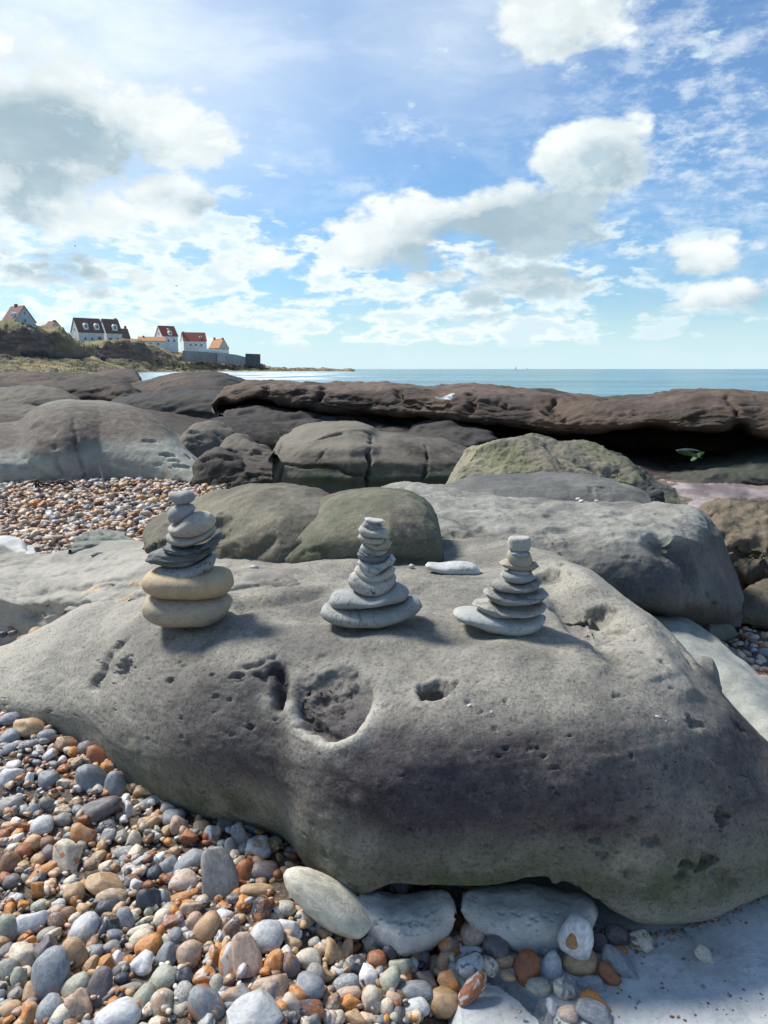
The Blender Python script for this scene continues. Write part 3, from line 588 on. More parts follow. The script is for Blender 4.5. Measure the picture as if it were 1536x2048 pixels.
mb.pit(1196, 1236, .040, .018, .9, 1.1, 1.6, rough=.25, ink=.35).pit(1225, 1215, .02, .018, 1, .8, rough=.6).pit(1095, 1150, .045, .022, 1.3, .8, 2, rough=.7, ink=.3).normals()
mb.line([(1180, 1268), (1200, 1300), (1230, 1322), (1270, 1335)], .006, .008, wob=.3).line([(1150, 1225), (1175, 1262), (1190, 1275)], .010, .010, wob=.3).line([(1200, 1262), (1240, 1262), (1280, 1255)], .004, .007).normals()
mb.line([(1095, 1760), (1150, 1775), (1200, 1800)], .007, -.010, wob=.5).line([(1340, 1850), (1400, 1820), (1470, 1808)], .005, .008).normals()
# scattered small pores
for k in range(230):
    mb.pit(random.uniform(0, 1530), random.uniform(1150, 1830), random.uniform(.0025, .006) * (1.6 if k % 9 == 0 else 1), random.uniform(.003, .006), random.uniform(.8, 1.8), random.uniform(.5, 1), 2, rough=.8)
mb.normals(); mb.noise(38, .0011, 4, seed=9).normals()
U, V_ = mb.uv; P = mb.P
zz = P[..., 2]
band = sstep(zz, .10, .20) * (1 - sstep(zz, .335, .40)) * sstep(P[..., 0], -.75, -.25)  # front band: dark lichen, with the shade of the face put into its colour
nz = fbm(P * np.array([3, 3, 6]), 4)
mb.att['stain_shade'] = np.clip(band * (.68 + .45 * nz) + .3 * sstep(nz, .1, .6) * sstep(zz, .30, .36), 0, .9)
mb.att['algae'] = np.clip((1 - sstep(zz, .07, .20)) * (.75 + .6 * fbm(P * 5 + 7, 3)), 0, 1) * .9
mb.att['pale'] = np.clip(sstep(-P[..., 0], .35, 1.1) * (.8 + .5 * nz) + (1 - sstep(zz, -.02, .06)) * sstep(P[..., 0], .2, .5) * .8 + .5 * sstep(P[..., 0], .35, .6) * sstep(zz, .28, .34), 0, 1) * .7
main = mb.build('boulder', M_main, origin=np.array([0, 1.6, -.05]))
tag(main, 'broad pitted grey boulder that carries the three stacks of balanced stones', 'boulder')
# pale shell specks on its face
def on_rock(rk, px, py): return rk.hit(px, py)
M_shell = flat_mat('shell_white', (.72, .72, .70), .6, .1, 60)
for k, (x, y, w, r) in enumerate([(937, 1403, 11, 35), (984, 1418, 9, 70), (1318, 1428, 12, -10), (1336, 1438, 6, -20)]):
    p = on_rock(mb, x, y); bm = bmesh.new(); bmesh.ops.create_icosphere(bm, subdivisions=2, radius=1)
    for v in bm.verts: v.co.z *= (1.2 if v.co.z > 0 else .3) * (1 - .4 * v.co.x)
    me = bpy.data.meshes.new('shell_chip'); bm.to_mesh(me); bm.free()
    o = link('shell_chip', me, M_shell, tuple(p)); s0 = w * 1.5 / F / 2; o.scale = (s0, s0 * .45, s0 * .3); o.rotation_euler = (R(60), R(-r), 0)
    tag(o, ['slender white shell chip beside the round pit of the boulder', 'small white shell chip a little towards the sea end from the slender chip', 'flat white shell chip on the shoulder of the boulder above its dark side', 'tiniest white shell chip just below the flat one'][k], 'shell', 'shell chips on the boulder')

def simple(rk, name, mat, label, cat='rock', stain_shade=None, algae=None, pale=None, group=None):
    P = rk.P
    if stain_shade is not None: rk.att['stain_shade'] = np.clip(stain_shade, 0, 1) * np.ones(P.shape[:2])
    if algae is not None: rk.att['algae'] = np.clip(algae, 0, 1) * np.ones(P.shape[:2])
    if pale is not None: rk.att['pale'] = np.clip(pale, 0, 1) * np.ones(P.shape[:2])
    o = rk.build(name, mat); tag(o, label, cat, group); return o

# ------------------------------------------------------------------ pale layered shelf behind the first cairn
S = {}
st(-620, (-.1, 2.4), (-.08, 2.46), (-.06, 2.5), (-.05, 2.6), (-.05, 2.8), (-.06, 3.0), (-.08, 3.1), (-.1, 3.2))
st(-420, (-.05, 2.34), (.0, 2.40), (.06, 2.44), (.09, 2.56), (.10, 2.75), (.09, 2.97), (.04, 3.1), (-.1, 3.2))
st(-260, (.0, 2.3), (1244, 2.36), (1216, 2.38), (1190, 2.5), (1152, 2.7), (1112, 2.95), (.14, 3.1), (-.1, 3.2))
st(0, (.0, 2.34), (1238, 2.36), (1200, 2.36), (1170, 2.48), (1130, 2.7), (1092, 2.92), (.2, 3.1), (-.1, 3.2))
st(60, (.02, 2.34), (1246, 2.32), (1210, 2.33), (1178, 2.44), (1140, 2.66), (1105, 2.86), (.2, 3.05), (-.1, 3.15))
st(140, (.08, 2.30), (1240, 2.22), (1208, 2.24), (1176, 2.36), (1136, 2.6), (1095, 2.84), (.22, 3.02), (-.1, 3.1))
st(240, (.18, 2.15), (1210, 2.10), (1186, 2.16), (1160, 2.28), (1124, 2.52), (1080, 2.82), (.25, 3.0), (-.1, 3.1))
st(330, (.24, 2.06), (1200, 2.02), (1178, 2.08), (1150, 2.2), (1120, 2.45), (1086, 2.75), (.25, 3.0), (-.1, 3.1))
st(470, (.30, 1.98), (1210, 1.94), (1172, 1.985), (1150, 2.1), (1132, 2.27), (1112, 2.5), (.28, 2.9), (.1, 3.0))
st(600, (.32, 1.98), (1196, 1.98), (1162, 2.03), (1146, 2.13), (1132, 2.28), (1114, 2.46), (.3, 2.8), (.1, 2.9))
st(720, (.33, 2.08), (1172, 2.08), (1148, 2.12), (1138, 2.2), (1130, 2.3), (1120, 2.4), (.3, 2.7), (.1, 2.8))
sh = loft(S, 4.5, [8, 26, 34, 34, 34, 14, 6])
sh.noise(3, .014, 3, seed=2).normals(); sh.strata(20, .012, .5, (.04, .10), seed=5).normals(); sh.noise(14, .005, 4, (1, 1, 2), seed=8).normals()
for pts, w, d in [([(0, 1150), (120, 1142), (230, 1122), (290, 1110)], .016, .012), ([(20, 1185), (140, 1165), (270, 1150)], .016, .014), ([(130, 1170), (230, 1168), (300, 1160)], .02, .012), ([(40, 1120), (150, 1110), (250, 1105)], .014, .010),
                  ([(35, 1150), (32, 1180), (26, 1210)], .004, .01), ([(40, 1225), (70, 1222), (125, 1228)], .02, .03), ([(300, 1185), (210, 1200), (150, 1210)], .014, .01)]: sh.line(pts, w, d, wob=.4)
sh.normals()
for k in range(40): sh.pit(random.uniform(10, 640), random.uniform(1095, 1215), random.uniform(.004, .011), random.uniform(.004, .010), random.uniform(1, 2), random.uniform(.4, .9), 2, rough=.8)
sh.normals()
simple(sh, 'rock_shelf', rock_mat('sandstone_shelf', (.39, .365, .305), (.28, .265, .225), stain_shade=(.13, .11, .095), s=1.4, speck=.3, bump=.6), 'pale stepped rock shelf between the pebble beach and the cairn boulder', stain_shade=.55 * sstep(fbm(sh.P * 4, 4), .0, .6) * sstep(sh.P[..., 0], -.6, -.1) + .7 * sstep(sh.P[..., 0], -.45, -.2), pale=.1)
# sand caught in its hollows
def sandpatch(rk, x, y, r, ex, label):
    p = rk.hit(x, y); n = 18; rr = np.linspace(0, 1, 6); an = np.linspace(0, 2 * math.pi, n, endpoint=False); V = [(0, 0, .010)]
    for q in rr[1:]:
        for a in an:
            w = 1 + .25 * math.sin(3 * a + x); V.append((q * r * ex * w * math.cos(a), q * r * w * math.sin(a), .010 * (1 - q) ** 1.2 - .004 * q))
    fc = [(0, 1 + i, 1 + (i + 1) % n) for i in range(n)]; 
    for k in range(4):
        b = 1 + k * n; fc += [(b + i, b + n + i, b + n + (i + 1) % n, b + (i + 1) % n) for i in range(n)]
    L_ = rk.P.reshape(-1, 3); W_ = []
    for v_ in V:
        k_ = np.argmin((L_[:, 0] - p[0] - v_[0]) ** 2 + (L_[:, 1] - p[1] - v_[1]) ** 2 - L_[:, 2] * .002); W_.append((v_[0], v_[1], L_[k_, 2] - p[2] + v_[2] * .6))
    V = W_; me = bpy.data.meshes.new('sand'); me.from_pydata(V, [], fc); me.update(); me.polygons.foreach_set('use_smooth', [True] * len(fc))
    o = link('sand', me, M_goldsand, tuple(p + np.array([0, 0, -.002]))); tag(o, label, None, None, 'stuff'); return o
M_goldsand = flat_mat('golden_sand', (.48, .38, .24), .95, .3, 90)
for (x, y, r, ex, lb) in [(185, 1172, .03, 2.2, 'golden sand in a hollow of the pale shelf'), (240, 1196, .026, 2.6, 'golden sand in the step beside the tan stones'), (268, 1160, .02, 2.0, 'golden sand high on the pale shelf'), (235, 1210, .018, 2.2, 'thin golden sand on the lowest step')]: sandpatch(sh, x, y, r, ex, lb)

# ------------------------------------------------------------------ the two domes behind the cairns
d1 = dome([(288, 1095), (294, 1072), (310, 1052), (345, 1034), (395, 1006), (450, 986), (510, 976), (570, 980), (630, 992), (680, 1014), (720, 1050), (740, 1090)], [(288, 1100), (350, 1118), (430, 1132), (560, 1140), (740, 1128)], .39, .42, step=3, rows=120, ex=.8, n=2.6)
d1.noise(2.6, .018, 3, seed=21).normals(); d1.noise(9, .007, 4, (1, 1, 1.5), seed=2).normals()
d1.pit(440, 1040, .055, .03, .8, 1.0, 2, rough=.5).pit(438, 1064, .04, .022, .7, 1).pit(320, 1082, .05, .025, 1, .8, rough=.8).pit(330, 1045, .03, .012).normals()
d1.line([(440, 1105), (480, 1112), (520, 1095), (560, 1070)], .022, .022, wob=.4).line([(455, 1095), (520, 1125)], .012, .012, wob=.6).line([(300, 1090), (360, 1096), (430, 1100)], .018, .014, wob=.6).normals()
d1.noise(30, .0022, 4).normals()
simple(d1, 'dome_boulder', M_dome, 'smooth olive brown dome of rock behind the tan stone stack', 'boulder', stain_shade=.8 * sstep(.50 - d1.P[..., 2], -.02, .10) * (.5 + fbm(d1.P * 6, 3)), algae=.2)
d2 = dome([(545, 1118), (553, 1088), (580, 1050), (630, 1014), (690, 989), (750, 981), (810, 985), (846, 1000), (868, 1026), (880, 1056), (885, 1084), (887, 1116)], [(545, 1128), (640, 1140), (780, 1146), (887, 1132)], .405, .34, step=2.5, rows=120, ex=.72, n=2.8)
d2.noise(2.8, .014, 3, seed=31).normals(); d2.noise(11, .004, 4, seed=6).normals()
d2.line([(790, 1080), (810, 1086), (850, 1078)], .004, .008, wob=.5).line([(590, 1110), (650, 1118), (760, 1125), (860, 1118)], .015, .012, wob=.6).line([(548, 1112), (580, 1092), (600, 1075)], .014, .014).normals(); d2.noise(36, .0016, 4).normals()
simple(d2, 'dome_boulder', M_dome, 'rounder olive green dome of rock directly behind the grey stone stack', 'boulder', stain_shade=.5 * sstep(.47 - d2.P[..., 2], -.03, .05), algae=.75 * (.7 + .8 * fbm(d2.P * 5, 3)))
# ------------------------------------------------------------------ slab boulder with a flat pale top
S = {}
st(740, (.1, 3.1), (1150, 3.0), (1090, 3.05), (1025, 3.2), (1000, 3.5), (985, 3.8), (.25, 4.2), (-.1, 4.3))
st(800, (.1, 3.0), (1150, 2.85), (1090, 2.92), (1022, 3.1), (985, 3.6), (966, 4.0), (.25, 4.3), (-.1, 4.4))
st(880, (.1, 2.9), (1140, 2.66), (1085, 2.74), (1035, 2.92), (993, 3.45), (968, 4.0), (.25, 4.3), (-.1, 4.4))
st(940, (.1, 2.85), (1140, 2.60), (1090, 2.66), (1045, 2.82), (1003, 3.35), (984, 3.8), (.25, 4.2), (-.1, 4.3))
st(1000, (.1, 2.85), (1145, 2.56), (1100, 2.60), (1056, 2.74), (1022, 3.1), (992, 3.65), (.25, 4.0), (-.1, 4.1))
st(1080, (.08, 2.85), (1165, 2.50), (1112, 2.53), (1062, 2.68), (1028, 3.05), (1000, 3.55), (.25, 3.9), (-.1, 4.0))
st(1150, (.06, 2.85), (1185, 2.46), (1120, 2.50), (1062, 2.65), (1028, 3.0), (1002, 3.5), (.25, 3.85), (-.1, 3.95))
st(1250, (.02, 2.85), (1200, 2.45), (1128, 2.47), (1062, 2.60), (1030, 2.92), (1005, 3.4), (.25, 3.75), (-.1, 3.85))
st(1330, (.0, 2.85), (1208, 2.46), (1135, 2.50), (1064, 2.62), (1034, 2.88), (1009, 3.25), (.25, 3.6), (-.1, 3.7))
st(1385, (.0, 2.85), (1206, 2.52), (1140, 2.58), (1074, 2.70), (1040, 2.88), (1016, 3.12), (.24, 3.4), (-.1, 3.5))
st(1430, (.0, 2.85), (1206, 2.60), (1160, 2.66), (1108, 2.78), (1072, 2.90), (1048, 3.02), (.18, 3.2), (-.1, 3.3))
st(1465, (.0, 2.85), (1210, 2.70), (1188, 2.74), (1166, 2.82), (1148, 2.88), (1132, 2.96), (.08, 3.05), (-.1, 3.1))
st(1480, (.08, 2.85), (.10, 2.80), (.115, 2.81), (.125, 2.85), (.12, 2.88), (.11, 2.9), (.08, 2.95), (-.1, 3.0))
for k_, v_ in S.items():
    a0, a1, a2, a3, a4, a5, a6, a7 = v_
    if 900 < k_ < 1440: S[k_] = [a0, a1, a2, (a3[0] + 12, a3[1] - .025), (a3[0] + 1, a3[1] + .03), a4, a5, a6, a7]
    else: S[k_] = [a0, a1, a2, (a2[0] * .3 + a3[0] * .7, a2[1] * .3 + a3[1] * .7), a3, a4, a5, a6, a7]
sl = loft(S, 3.2, [10, 34, 30, 16, 40, 40, 12, 6])
sl.noise(2.6, .022, 3, seed=41).normals(); sl.noise(7, .007, 4, (1, 1, 1.3), seed=3).normals()
top = sstep(sl.N[..., 2], .55, .85); sl.push(top * (.010 * fbm(sl.P * np.array([9, 5, 9]), 4) - .012 * np.abs(fbm(sl.P * np.array([6, 11, 4]) + 3, 3)))).normals()
for pts, w, d in [([(900, 1030), (960, 1052), (985, 1048)], .03, .02), ([(905, 1060), (925, 1085), (935, 1100)], .006, .014), ([(860, 1045), (885, 1075)], .005, .010), ([(1075, 1060), (1095, 1090), (1110, 1110)], .005, .008), ([(1090, 1058), (1110, 1085), (1125, 1108)], .005, .008), ([(1100, 1060), (1120, 1085)], .004, .006),
                  ([(1020, 1048), (1080, 1056), (1150, 1052)], .03, .016), ([(1150, 1050), (1210, 1058), (1300, 1060)], .02, -.012), ([(950, 1005), (1000, 1003), (1080, 1012)], .018, .014), ([(880, 985), (960, 1000), (1010, 998)], .02, .014),
                  ([(1348, 1066), (1362, 1110), (1375, 1150), (1395, 1190)], .045, .035), ([(1420, 1180), (1424, 1205)], .006, .015), ([(1290, 1105), (1310, 1150), (1320, 1200)], .03, -.010), ([(900, 1085), (925, 1098)], .03, .02),
                  ([(1180, 1030), (1230, 1026), (1290, 1032)], .012, .012), ([(1060, 1030), (1110, 1022), (1170, 1020)], .014, .012), ([(1200, 1045), (1270, 1046), (1330, 1040)], .012, .010)]: sl.line(pts, w, d, wob=.35)
sl.normals()
for (x, y, r, d) in [(952, 1066, .03, .014), (936, 1098, .02, .03), (1260, 1106, .02, .010), (1372, 1158, .012, .012), (1300, 1185, .012, .010), (1420, 1095, .012, .010), (1200, 1090, .012, .006), (1110, 1020, .03, .010), (1240, 1020, .035, .012), (1000, 1025, .03, .010), (1300, 1025, .03, .012)]: sl.pit(x, y, r, d, 1.5, .7, 2, rough=.6)
sl.normals(); sl.noise(32, .0018, 4).normals()
zf = fbm(sl.P * np.array([4, 4, 5]), 4)  # noise for a darker front and a paler top, tinted by height
simple(sl, 'slab_boulder', M_slab, 'dark sided slab boulder with a flat pale eroded top beside the round dome', 'boulder', stain_shade=np.clip(.85 * sstep(sl.P[..., 0], .15, .5) * (1 - sstep(sl.P[..., 2], .36, .425)) * (.65 + .5 * zf), 0, .9), algae=.6 * sstep(-sl.P[..., 0], -.45, -.2) * (1 - sstep(sl.P[..., 2], .36, .44)), pale=np.clip(.75 * sstep(sl.P[..., 2] + .012 * zf, .405, .43) * (.7 + .7 * zf), 0, 1))
# greenish toes below it and the long pale slab
t1 = dome([(1352, 1222), (1368, 1206), (1400, 1199), (1440, 1204), (1462, 1222), (1478, 1255)], [(1352, 1260), (1420, 1285), (1478, 1268)], .01, .22, step=2.5, rows=50, n=2.6)
t1.noise(6, .014, 3, seed=51).normals().noise(26, .003, 3); simple(t1.normals(), 'rock', M_toe, 'rounded greenish rock tucked under the edge of the slab boulder', algae=.5)
t1 = dome([(1420, 1200), (1434, 1186), (1455, 1180), (1474, 1184), (1486, 1205), (1488, 1222)], [(1420, 1232), (1488, 1232)], .0, .16, step=2.5, rows=40)
t1.noise(8, .012, 3, seed=57).normals().noise(26, .003, 3); simple(t1.normals(), 'rock', M_toe, 'dark green block wedged between the slab boulder and the tawny rock', algae=.9, stain_shade=.6)
S = {}
st(1290, (-.1, 1.9), (1420, 1.95), (1330, 2.1), (1250, 2.4), (1215, 2.62), (1205, 2.7), (-.1, 2.8))
st(1370, (-.1, 1.85), (1440, 1.92), (1340, 2.08), (1270, 2.34), (1238, 2.52), (1228, 2.62), (-.1, 2.75))
st(1430, (-.1, 1.8), (1470, 1.88), (1380, 2.02), (1315, 2.2), (1285, 2.35), (1276, 2.42), (-.1, 2.55))
st(1490, (-.1, 1.75), (1500, 1.82), (1420, 1.94), (1365, 2.07), (1338, 2.2), (1330, 2.26), (-.1, 2.36))
st(1560, (-.1, 1.7), (1540, 1.76), (1470, 1.84), (1420, 1.96), (1392, 2.06), (1385, 2.12), (-.1, 2.22))
st(1720, (-.1, 1.6), (1640, 1.62), (1580, 1.7), (1540, 1.78), (1510, 1.88), (1500, 1.94), (-.1, 2.02))
ps = loft(S, 4, [8, 24, 24, 20, 8, 8]); ps.noise(3, .022, 3, seed=61).normals(); ps.noise(12, .004, 4).normals()
ps.line([(1390, 1300), (1430, 1340), (1475, 1400), (1520, 1450)], .03, .02, wob=.1).line([(1392, 1358), (1420, 1352), (1440, 1348)], .003, .006).line([(1380, 1240), (1410, 1262), (1440, 1262)], .03, .014).normals()
simple(ps, 'rock_slab', rock_mat('sandstone_pale_green', (.40, .41, .365), (.32, .33, .295), s=1.3, speck=.25, bump=.4), 'long smooth pale slab sloping down to the pebbles beside the cairn boulder', algae=.12)
kb = dome([(1376, 1366), (1386, 1334), (1404, 1317), (1424, 1322), (1437, 1345), (1443, 1374)], [(1376, 1370), (1408, 1384), (1443, 1380)], None, .05, step=1.0, rows=36, ex=.6, n=2.2, Yb=[(1376, 1.76), (1443, 1.76)], sink=.03)
kb.noise(12, .003, 3, seed=77).normals(); kb.pit(1408, 1345, .006, .004); simple(kb.normals(), 'rock', M_slab, 'small pitted lump wedged between the cairn boulder and the long pale slab', pale=.2)
# tawny rocks at the far end of the slab boulder
r1 = dome([(1384, 1052), (1396, 1026), (1420, 1010), (1462, 1004), (1510, 1008), (1560, 1016), (1640, 1040), (1720, 1090)], [(1384, 1130), (1450, 1150), (1536, 1160), (1720, 1150)], .06, .6, step=3, rows=80, ex=.62)
r1.noise(3, .04, 4, seed=71, gain=.6).normals(); r1.push(-.03 * np.abs(fbm(r1.P * np.array([7, 7, 5]), 4))).normals(); r1.noise(22, .007, 4, gain=.65).normals()
r1.line([(1470, 1120), (1510, 1135), (1560, 1140)], .04, .05, wob=.6).normals()
simple(r1, 'rock', M_rough, 'rough tawny rock with a ragged foot beyond the slab boulder', algae=.35, stain_shade=.7 * sstep(.22 - r1.P[..., 2], 0, .12))
r2 = dome([(1476, 1238), (1478, 1212), (1490, 1192), (1520, 1180), (1570, 1176), (1640, 1190), (1700, 1220)], [(1476, 1244), (1536, 1250), (1700, 1250)], .02, .3, step=3, rows=60, ex=.7)
r2.noise(4, .03, 4, seed=81).normals(); r2.noise(20, .005, 4).normals(); simple(r2, 'rock', M_rough, 'low brownish green rock between the blue slates and the rough tawny rock', algae=.5, stain_shade=.3)
fl = dome([(1290, 1005), (1340, 990), (1400, 980), (1480, 973), (1560, 970), (1700, 966), (1900, 976)], [(1290, 1040), (1400, 1052), (1900, 1060)], .02, 1.5, step=4, rows=60, ex=.45, n=3)
fl.noise(1.6, .04, 4, seed=91).normals(); fl.strata(14, .02, .6, (.03, .05)).normals(); fl.noise(12, .01, 4).normals()
simple(fl, 'rock_shelf', rock_mat('wet_shelf', (.40, .34, .33), (.25, .205, .20), stain_shade=(.10, .08, .085), algae=(.38, .29, .18), s=.6, speck=.25, bump=.7, rough=.6), 'low purplish wet rock shelf in front of the dark cave', stain_shade=.7 * sstep(fbm(fl.P * 2, 4), -.1, .5), algae=.5 * sstep(fbm(fl.P * 1.5 + 5, 3), .2, .5))
# ------------------------------------------------------------------ long low rock and the jagged boulder
lr = dome([(866, 992), (890, 974), (960, 962), (1060, 955), (1150, 951), (1215, 959), (1265, 978), (1306, 1008)], [(866, 1012), (1306, 1020)], .36, .38, step=3, rows=70, ex=.85, n=2.6)
lr.noise(3, .02, 3, seed=101).normals(); lr.noise(10, .006, 4).normals(); lr.line([(1180, 975), (1210, 968), (1230, 972)], .02, .018, wob=.6).line([(1190, 985), (1240, 975)], .008, .014, wob=.6).pit(1195, 972, .04, .012, 1.4, .8).normals()
simple(lr, 'rock', M_slab, 'long low grey brown hump of rock lying in front of the jagged boulder', stain_shade=.55 * (.7 + fbm(lr.P * 3, 3)))
jg = dome([(884, 975), (900, 952), (916, 936), (914, 918), (930, 896), (950, 884), (985, 876), (1022, 871), (1048, 868), (1075, 878), (1106, 887), (1116, 892), (1140, 891), (1180, 897), (1222, 912), (1250, 918), (1262, 934), (1290, 958), (1330, 985), (1362, 1008)], [(884, 990), (1000, 1010), (1362, 1020)], .28, .62, step=2.2, rows=140, ex=.8, n=2.2)
q = jg.P.copy(); 
seeds = RNG.uniform([-.2, 3.6, .2], [1.9, 5.6, .8], (38, 3)); dd = np.linalg.norm((q[..., None, :] - seeds) * np.array([1, 1, 1.4]), axis=-1); idx = np.argsort(dd, -1); f1 = np.take_along_axis(dd, idx[..., :1], -1)[..., 0]; f2 = np.take_along_axis(dd, idx[..., 1:2], -1)[..., 0]
for ci in range(38):
    m_ = idx[..., 0] == ci
    if m_.sum() > 8:
        c_ = q[m_].mean(0); n_ = jg.N[m_].mean(0) + RNG.normal(size=3) * .16; n_ /= np.linalg.norm(n_); jg.P[m_] -= np.clip(((q[m_] - c_) @ n_) * .85, -.03, .055)[:, None] * n_ + n_ * RNG.uniform(0, .012)
for _ in range(2): jg.P[1:-1, 1:-1] = .5 * jg.P[1:-1, 1:-1] + .125 * (jg.P[:-2, 1:-1] + jg.P[2:, 1:-1] + jg.P[1:-1, :-2] + jg.P[1:-1, 2:])
jg.normals(); jg.noise(6, .012, 4, (1, 1.0, 1.6), .6).normals(); jg.noise(22, .006, 4, gain=.6).normals()
jg.line([(1125, 905), (1165, 925), (1215, 940), (1250, 925)], .03, .03, wob=.2).line([(1000, 948), (1100, 955), (1200, 950), (1255, 935)], .03, .03, wob=.3).line([(1248, 925), (1285, 962), (1330, 995)], .02, -.03).normals()
simple(jg, 'jagged_boulder', M_jag, 'broken angular boulder with a sharp crest and yellow green flakes before the cave', 'boulder', algae=.75 * sstep(fbm(jg.P * 3 + 4, 4), -.1, .35), stain_shade=.95 * sstep(jg.P[..., 0], 1.30, 1.42) + .35 * sstep(fbm(jg.P * 5, 4), .1, .5), pale=.5 * (1 - sstep(jg.P[..., 0], .5, .72)))
# ------------------------------------------------------------------ dome, ribbed rock and lumps in the middle distance
bd = dome([(-330, 930), (-200, 880), (-90, 850), (0, 846), (35, 842), (60, 822), (90, 806), (135, 799), (200, 803), (265, 814), (325, 842), (368, 884), (405, 922), (430, 950), (440, 972)], [(-330, 985), (0, 982), (130, 975), (200, 968), (330, 974), (440, 984)], .10, 1.1, step=2.6, rows=130, ex=.72, n=3.2)
bd.noise(.8, .03, 2, seed=111).normals(); bd.noise(4, .007, 4, (1, 1, 2)).normals()
bd.line([(148, 830), (155, 880), (170, 925), (180, 968)], .014, .04, wob=.2).line([(110, 885), (120, 925), (135, 955)], .014, .035, wob=.25).line([(20, 895), (70, 925), (110, 960), (130, 972)], .012, .02, wob=.2).line([(60, 845), (90, 850), (120, 860)], .06, .03).normals()
bd.line([(220, 966), (300, 970), (380, 973), (436, 968)], .02, .04, wob=.3).line([(0, 972), (60, 972), (118, 962)], .02, .03, wob=.3).normals()
for (x, y, r, d) in [(300, 875, .05, .02), (345, 905, .05, .025), (352, 915, .04, .02), (380, 908, .05, .03), (330, 900, .03, .02), (365, 925, .06, .02), (240, 930, .03, .01), (52, 932, .03, .02), (310, 925, .03, .012), (395, 915, .03, .02)]: bd.pit(x, y, r, d, 1.8, .5, 2, rough=.5)
bd.normals(); bd.noise(18, .003, 4).normals()
nb = fbm(bd.P * np.array([1.2, 1.2, 2]), 4); edge = bd.P[..., 2] + .05 * nb + .12 * np.clip(bd.P[..., 0] + 2.2, -1, 1) * -.6
M_big = rock_mat('reef_rock_big', (.42, .42, .35), (.34, .345, .29), stain_shade=(.10, .08, .064), algae=(.10, .12, .07), s=.6, speck=.25, bump=.5, grain=1.2, mid=(.35, .65))
simple(bd, 'dome_boulder', M_big, 'largest smooth dome of rock, brown above and pale grey at the foot, beyond the pebbles', 'boulder', stain_shade=np.clip(sstep(edge, .33, .46) * .92 - .35 * sstep(bd.P[..., 2], .66, .74), 0, 1), algae=(1 - sstep(bd.P[..., 2], .11, .18)) * .6)
pl = dome([(-160, 1000), (-60, 978), (0, 982), (60, 972), (105, 965), (128, 975), (138, 986)], [(-160, 1010), (138, 995)], .09, .4, step=3, rows=40, ex=.6)
pl.noise(4, .02, 3, seed=5).normals(); simple(pl, 'rock', M_pale, 'flat pale rock lying at the foot of the largest dome beside the pebbles')
rb = dome([(546, 905), (556, 886), (580, 868), (620, 853), (668, 846), (710, 848), (740, 856), (765, 867), (820, 871), (880, 879), (920, 893), (950, 920), (960, 960)], [(546, 990), (700, 1000), (960, 990)], .10, .95, step=2.2, rows=130, ex=.55, n=3.6)
rb.noise(1.3, .022, 2, seed=121).normals(); rb.noise(5, .006, 4, (1, 1, 3)).normals(); rb.push(.007 * np.sin(rb.P[..., 2] * 62 + 2 * fbm(rb.P * 2, 2))).normals()
rb.line([(748, 868), (744, 900), (748, 925), (740, 950), (742, 984)], .013, .085, wob=.3, taper=False).normals(); rb.line([(853, 884), (860, 905), (856, 930), (852, 965)], .009, .05, wob=.3).line([(560, 924), (600, 932), (650, 935), (700, 943), (745, 942)], .009, .045, wob=.3).line([(590, 905), (625, 878), (680, 862), (740, 862), (790, 868)], .009, .03, wob=.1).normals()
rb.line([(600, 900), (640, 872), (690, 858), (750, 860)], .03, -.014, wob=.1).line([(560, 880), (552, 910), (556, 930), (548, 960), (550, 985)], .02, .05, wob=.3).line([(625, 925), (640, 905), (655, 890)], .008, .014).normals(); rb.noise(20, .003, 4).normals()
simple(rb, 'ribbed_boulder', M_mid, 'cracked ribbed boulder with a green foot behind the two olive domes', 'boulder', algae=.85 * (1 - sstep(rb.P[..., 2], .20, .36)), stain_shade=.5 * sstep(fbm(rb.P * 2, 4), .0, .5) * sstep(rb.P[..., 0], .1, .4), pale=.55 * sstep(rb.P[..., 2], .36, .46) * (1 - sstep(rb.P[..., 0], -.1, .2)))
lumps = [
 ([(360, 905), (372, 868), (392, 850), (420, 845), (448, 852), (475, 868), (492, 886), (498, 905)], [(360, 950), (498, 940)], .10, .55, M_mid, 'pale topped knobbly rock against the flank of the largest dome', .0, .35, (1.0, .05)),
 ([(385, 965), (392, 925), (412, 905), (438, 896), (470, 905), (490, 925), (500, 960)], [(385, 985), (500, 985)], .10, .4, M_mid, 'small pitted rock at the foot of the largest dome', .5, .0, (1.6, .05)),
 ([(432, 925), (440, 900), (460, 882), (490, 878), (520, 890), (545, 912), (560, 935)], [(432, 975), (560, 975)], .10, .45, M_mid, 'pitted round topped rock beside the green footed ribbed boulder', .2, .25, (1.8, .05)),
 ([(420, 990), (428, 945), (450, 925), (500, 920), (545, 930), (560, 985)], [(420, 992), (560, 992)], .08, .35, M_mid, 'low greenish block between the largest dome and the ribbed boulder', .4, .0, (1.2, .03)),
 ([(390, 860), (412, 842), (445, 832), (480, 829), (520, 836), (555, 850), (580, 872)], [(390, 900), (580, 905)], .12, .7, M_far, 'dark smooth whaleback of rock behind the knobbly rocks', .8, .0, (.7, .03)),
]
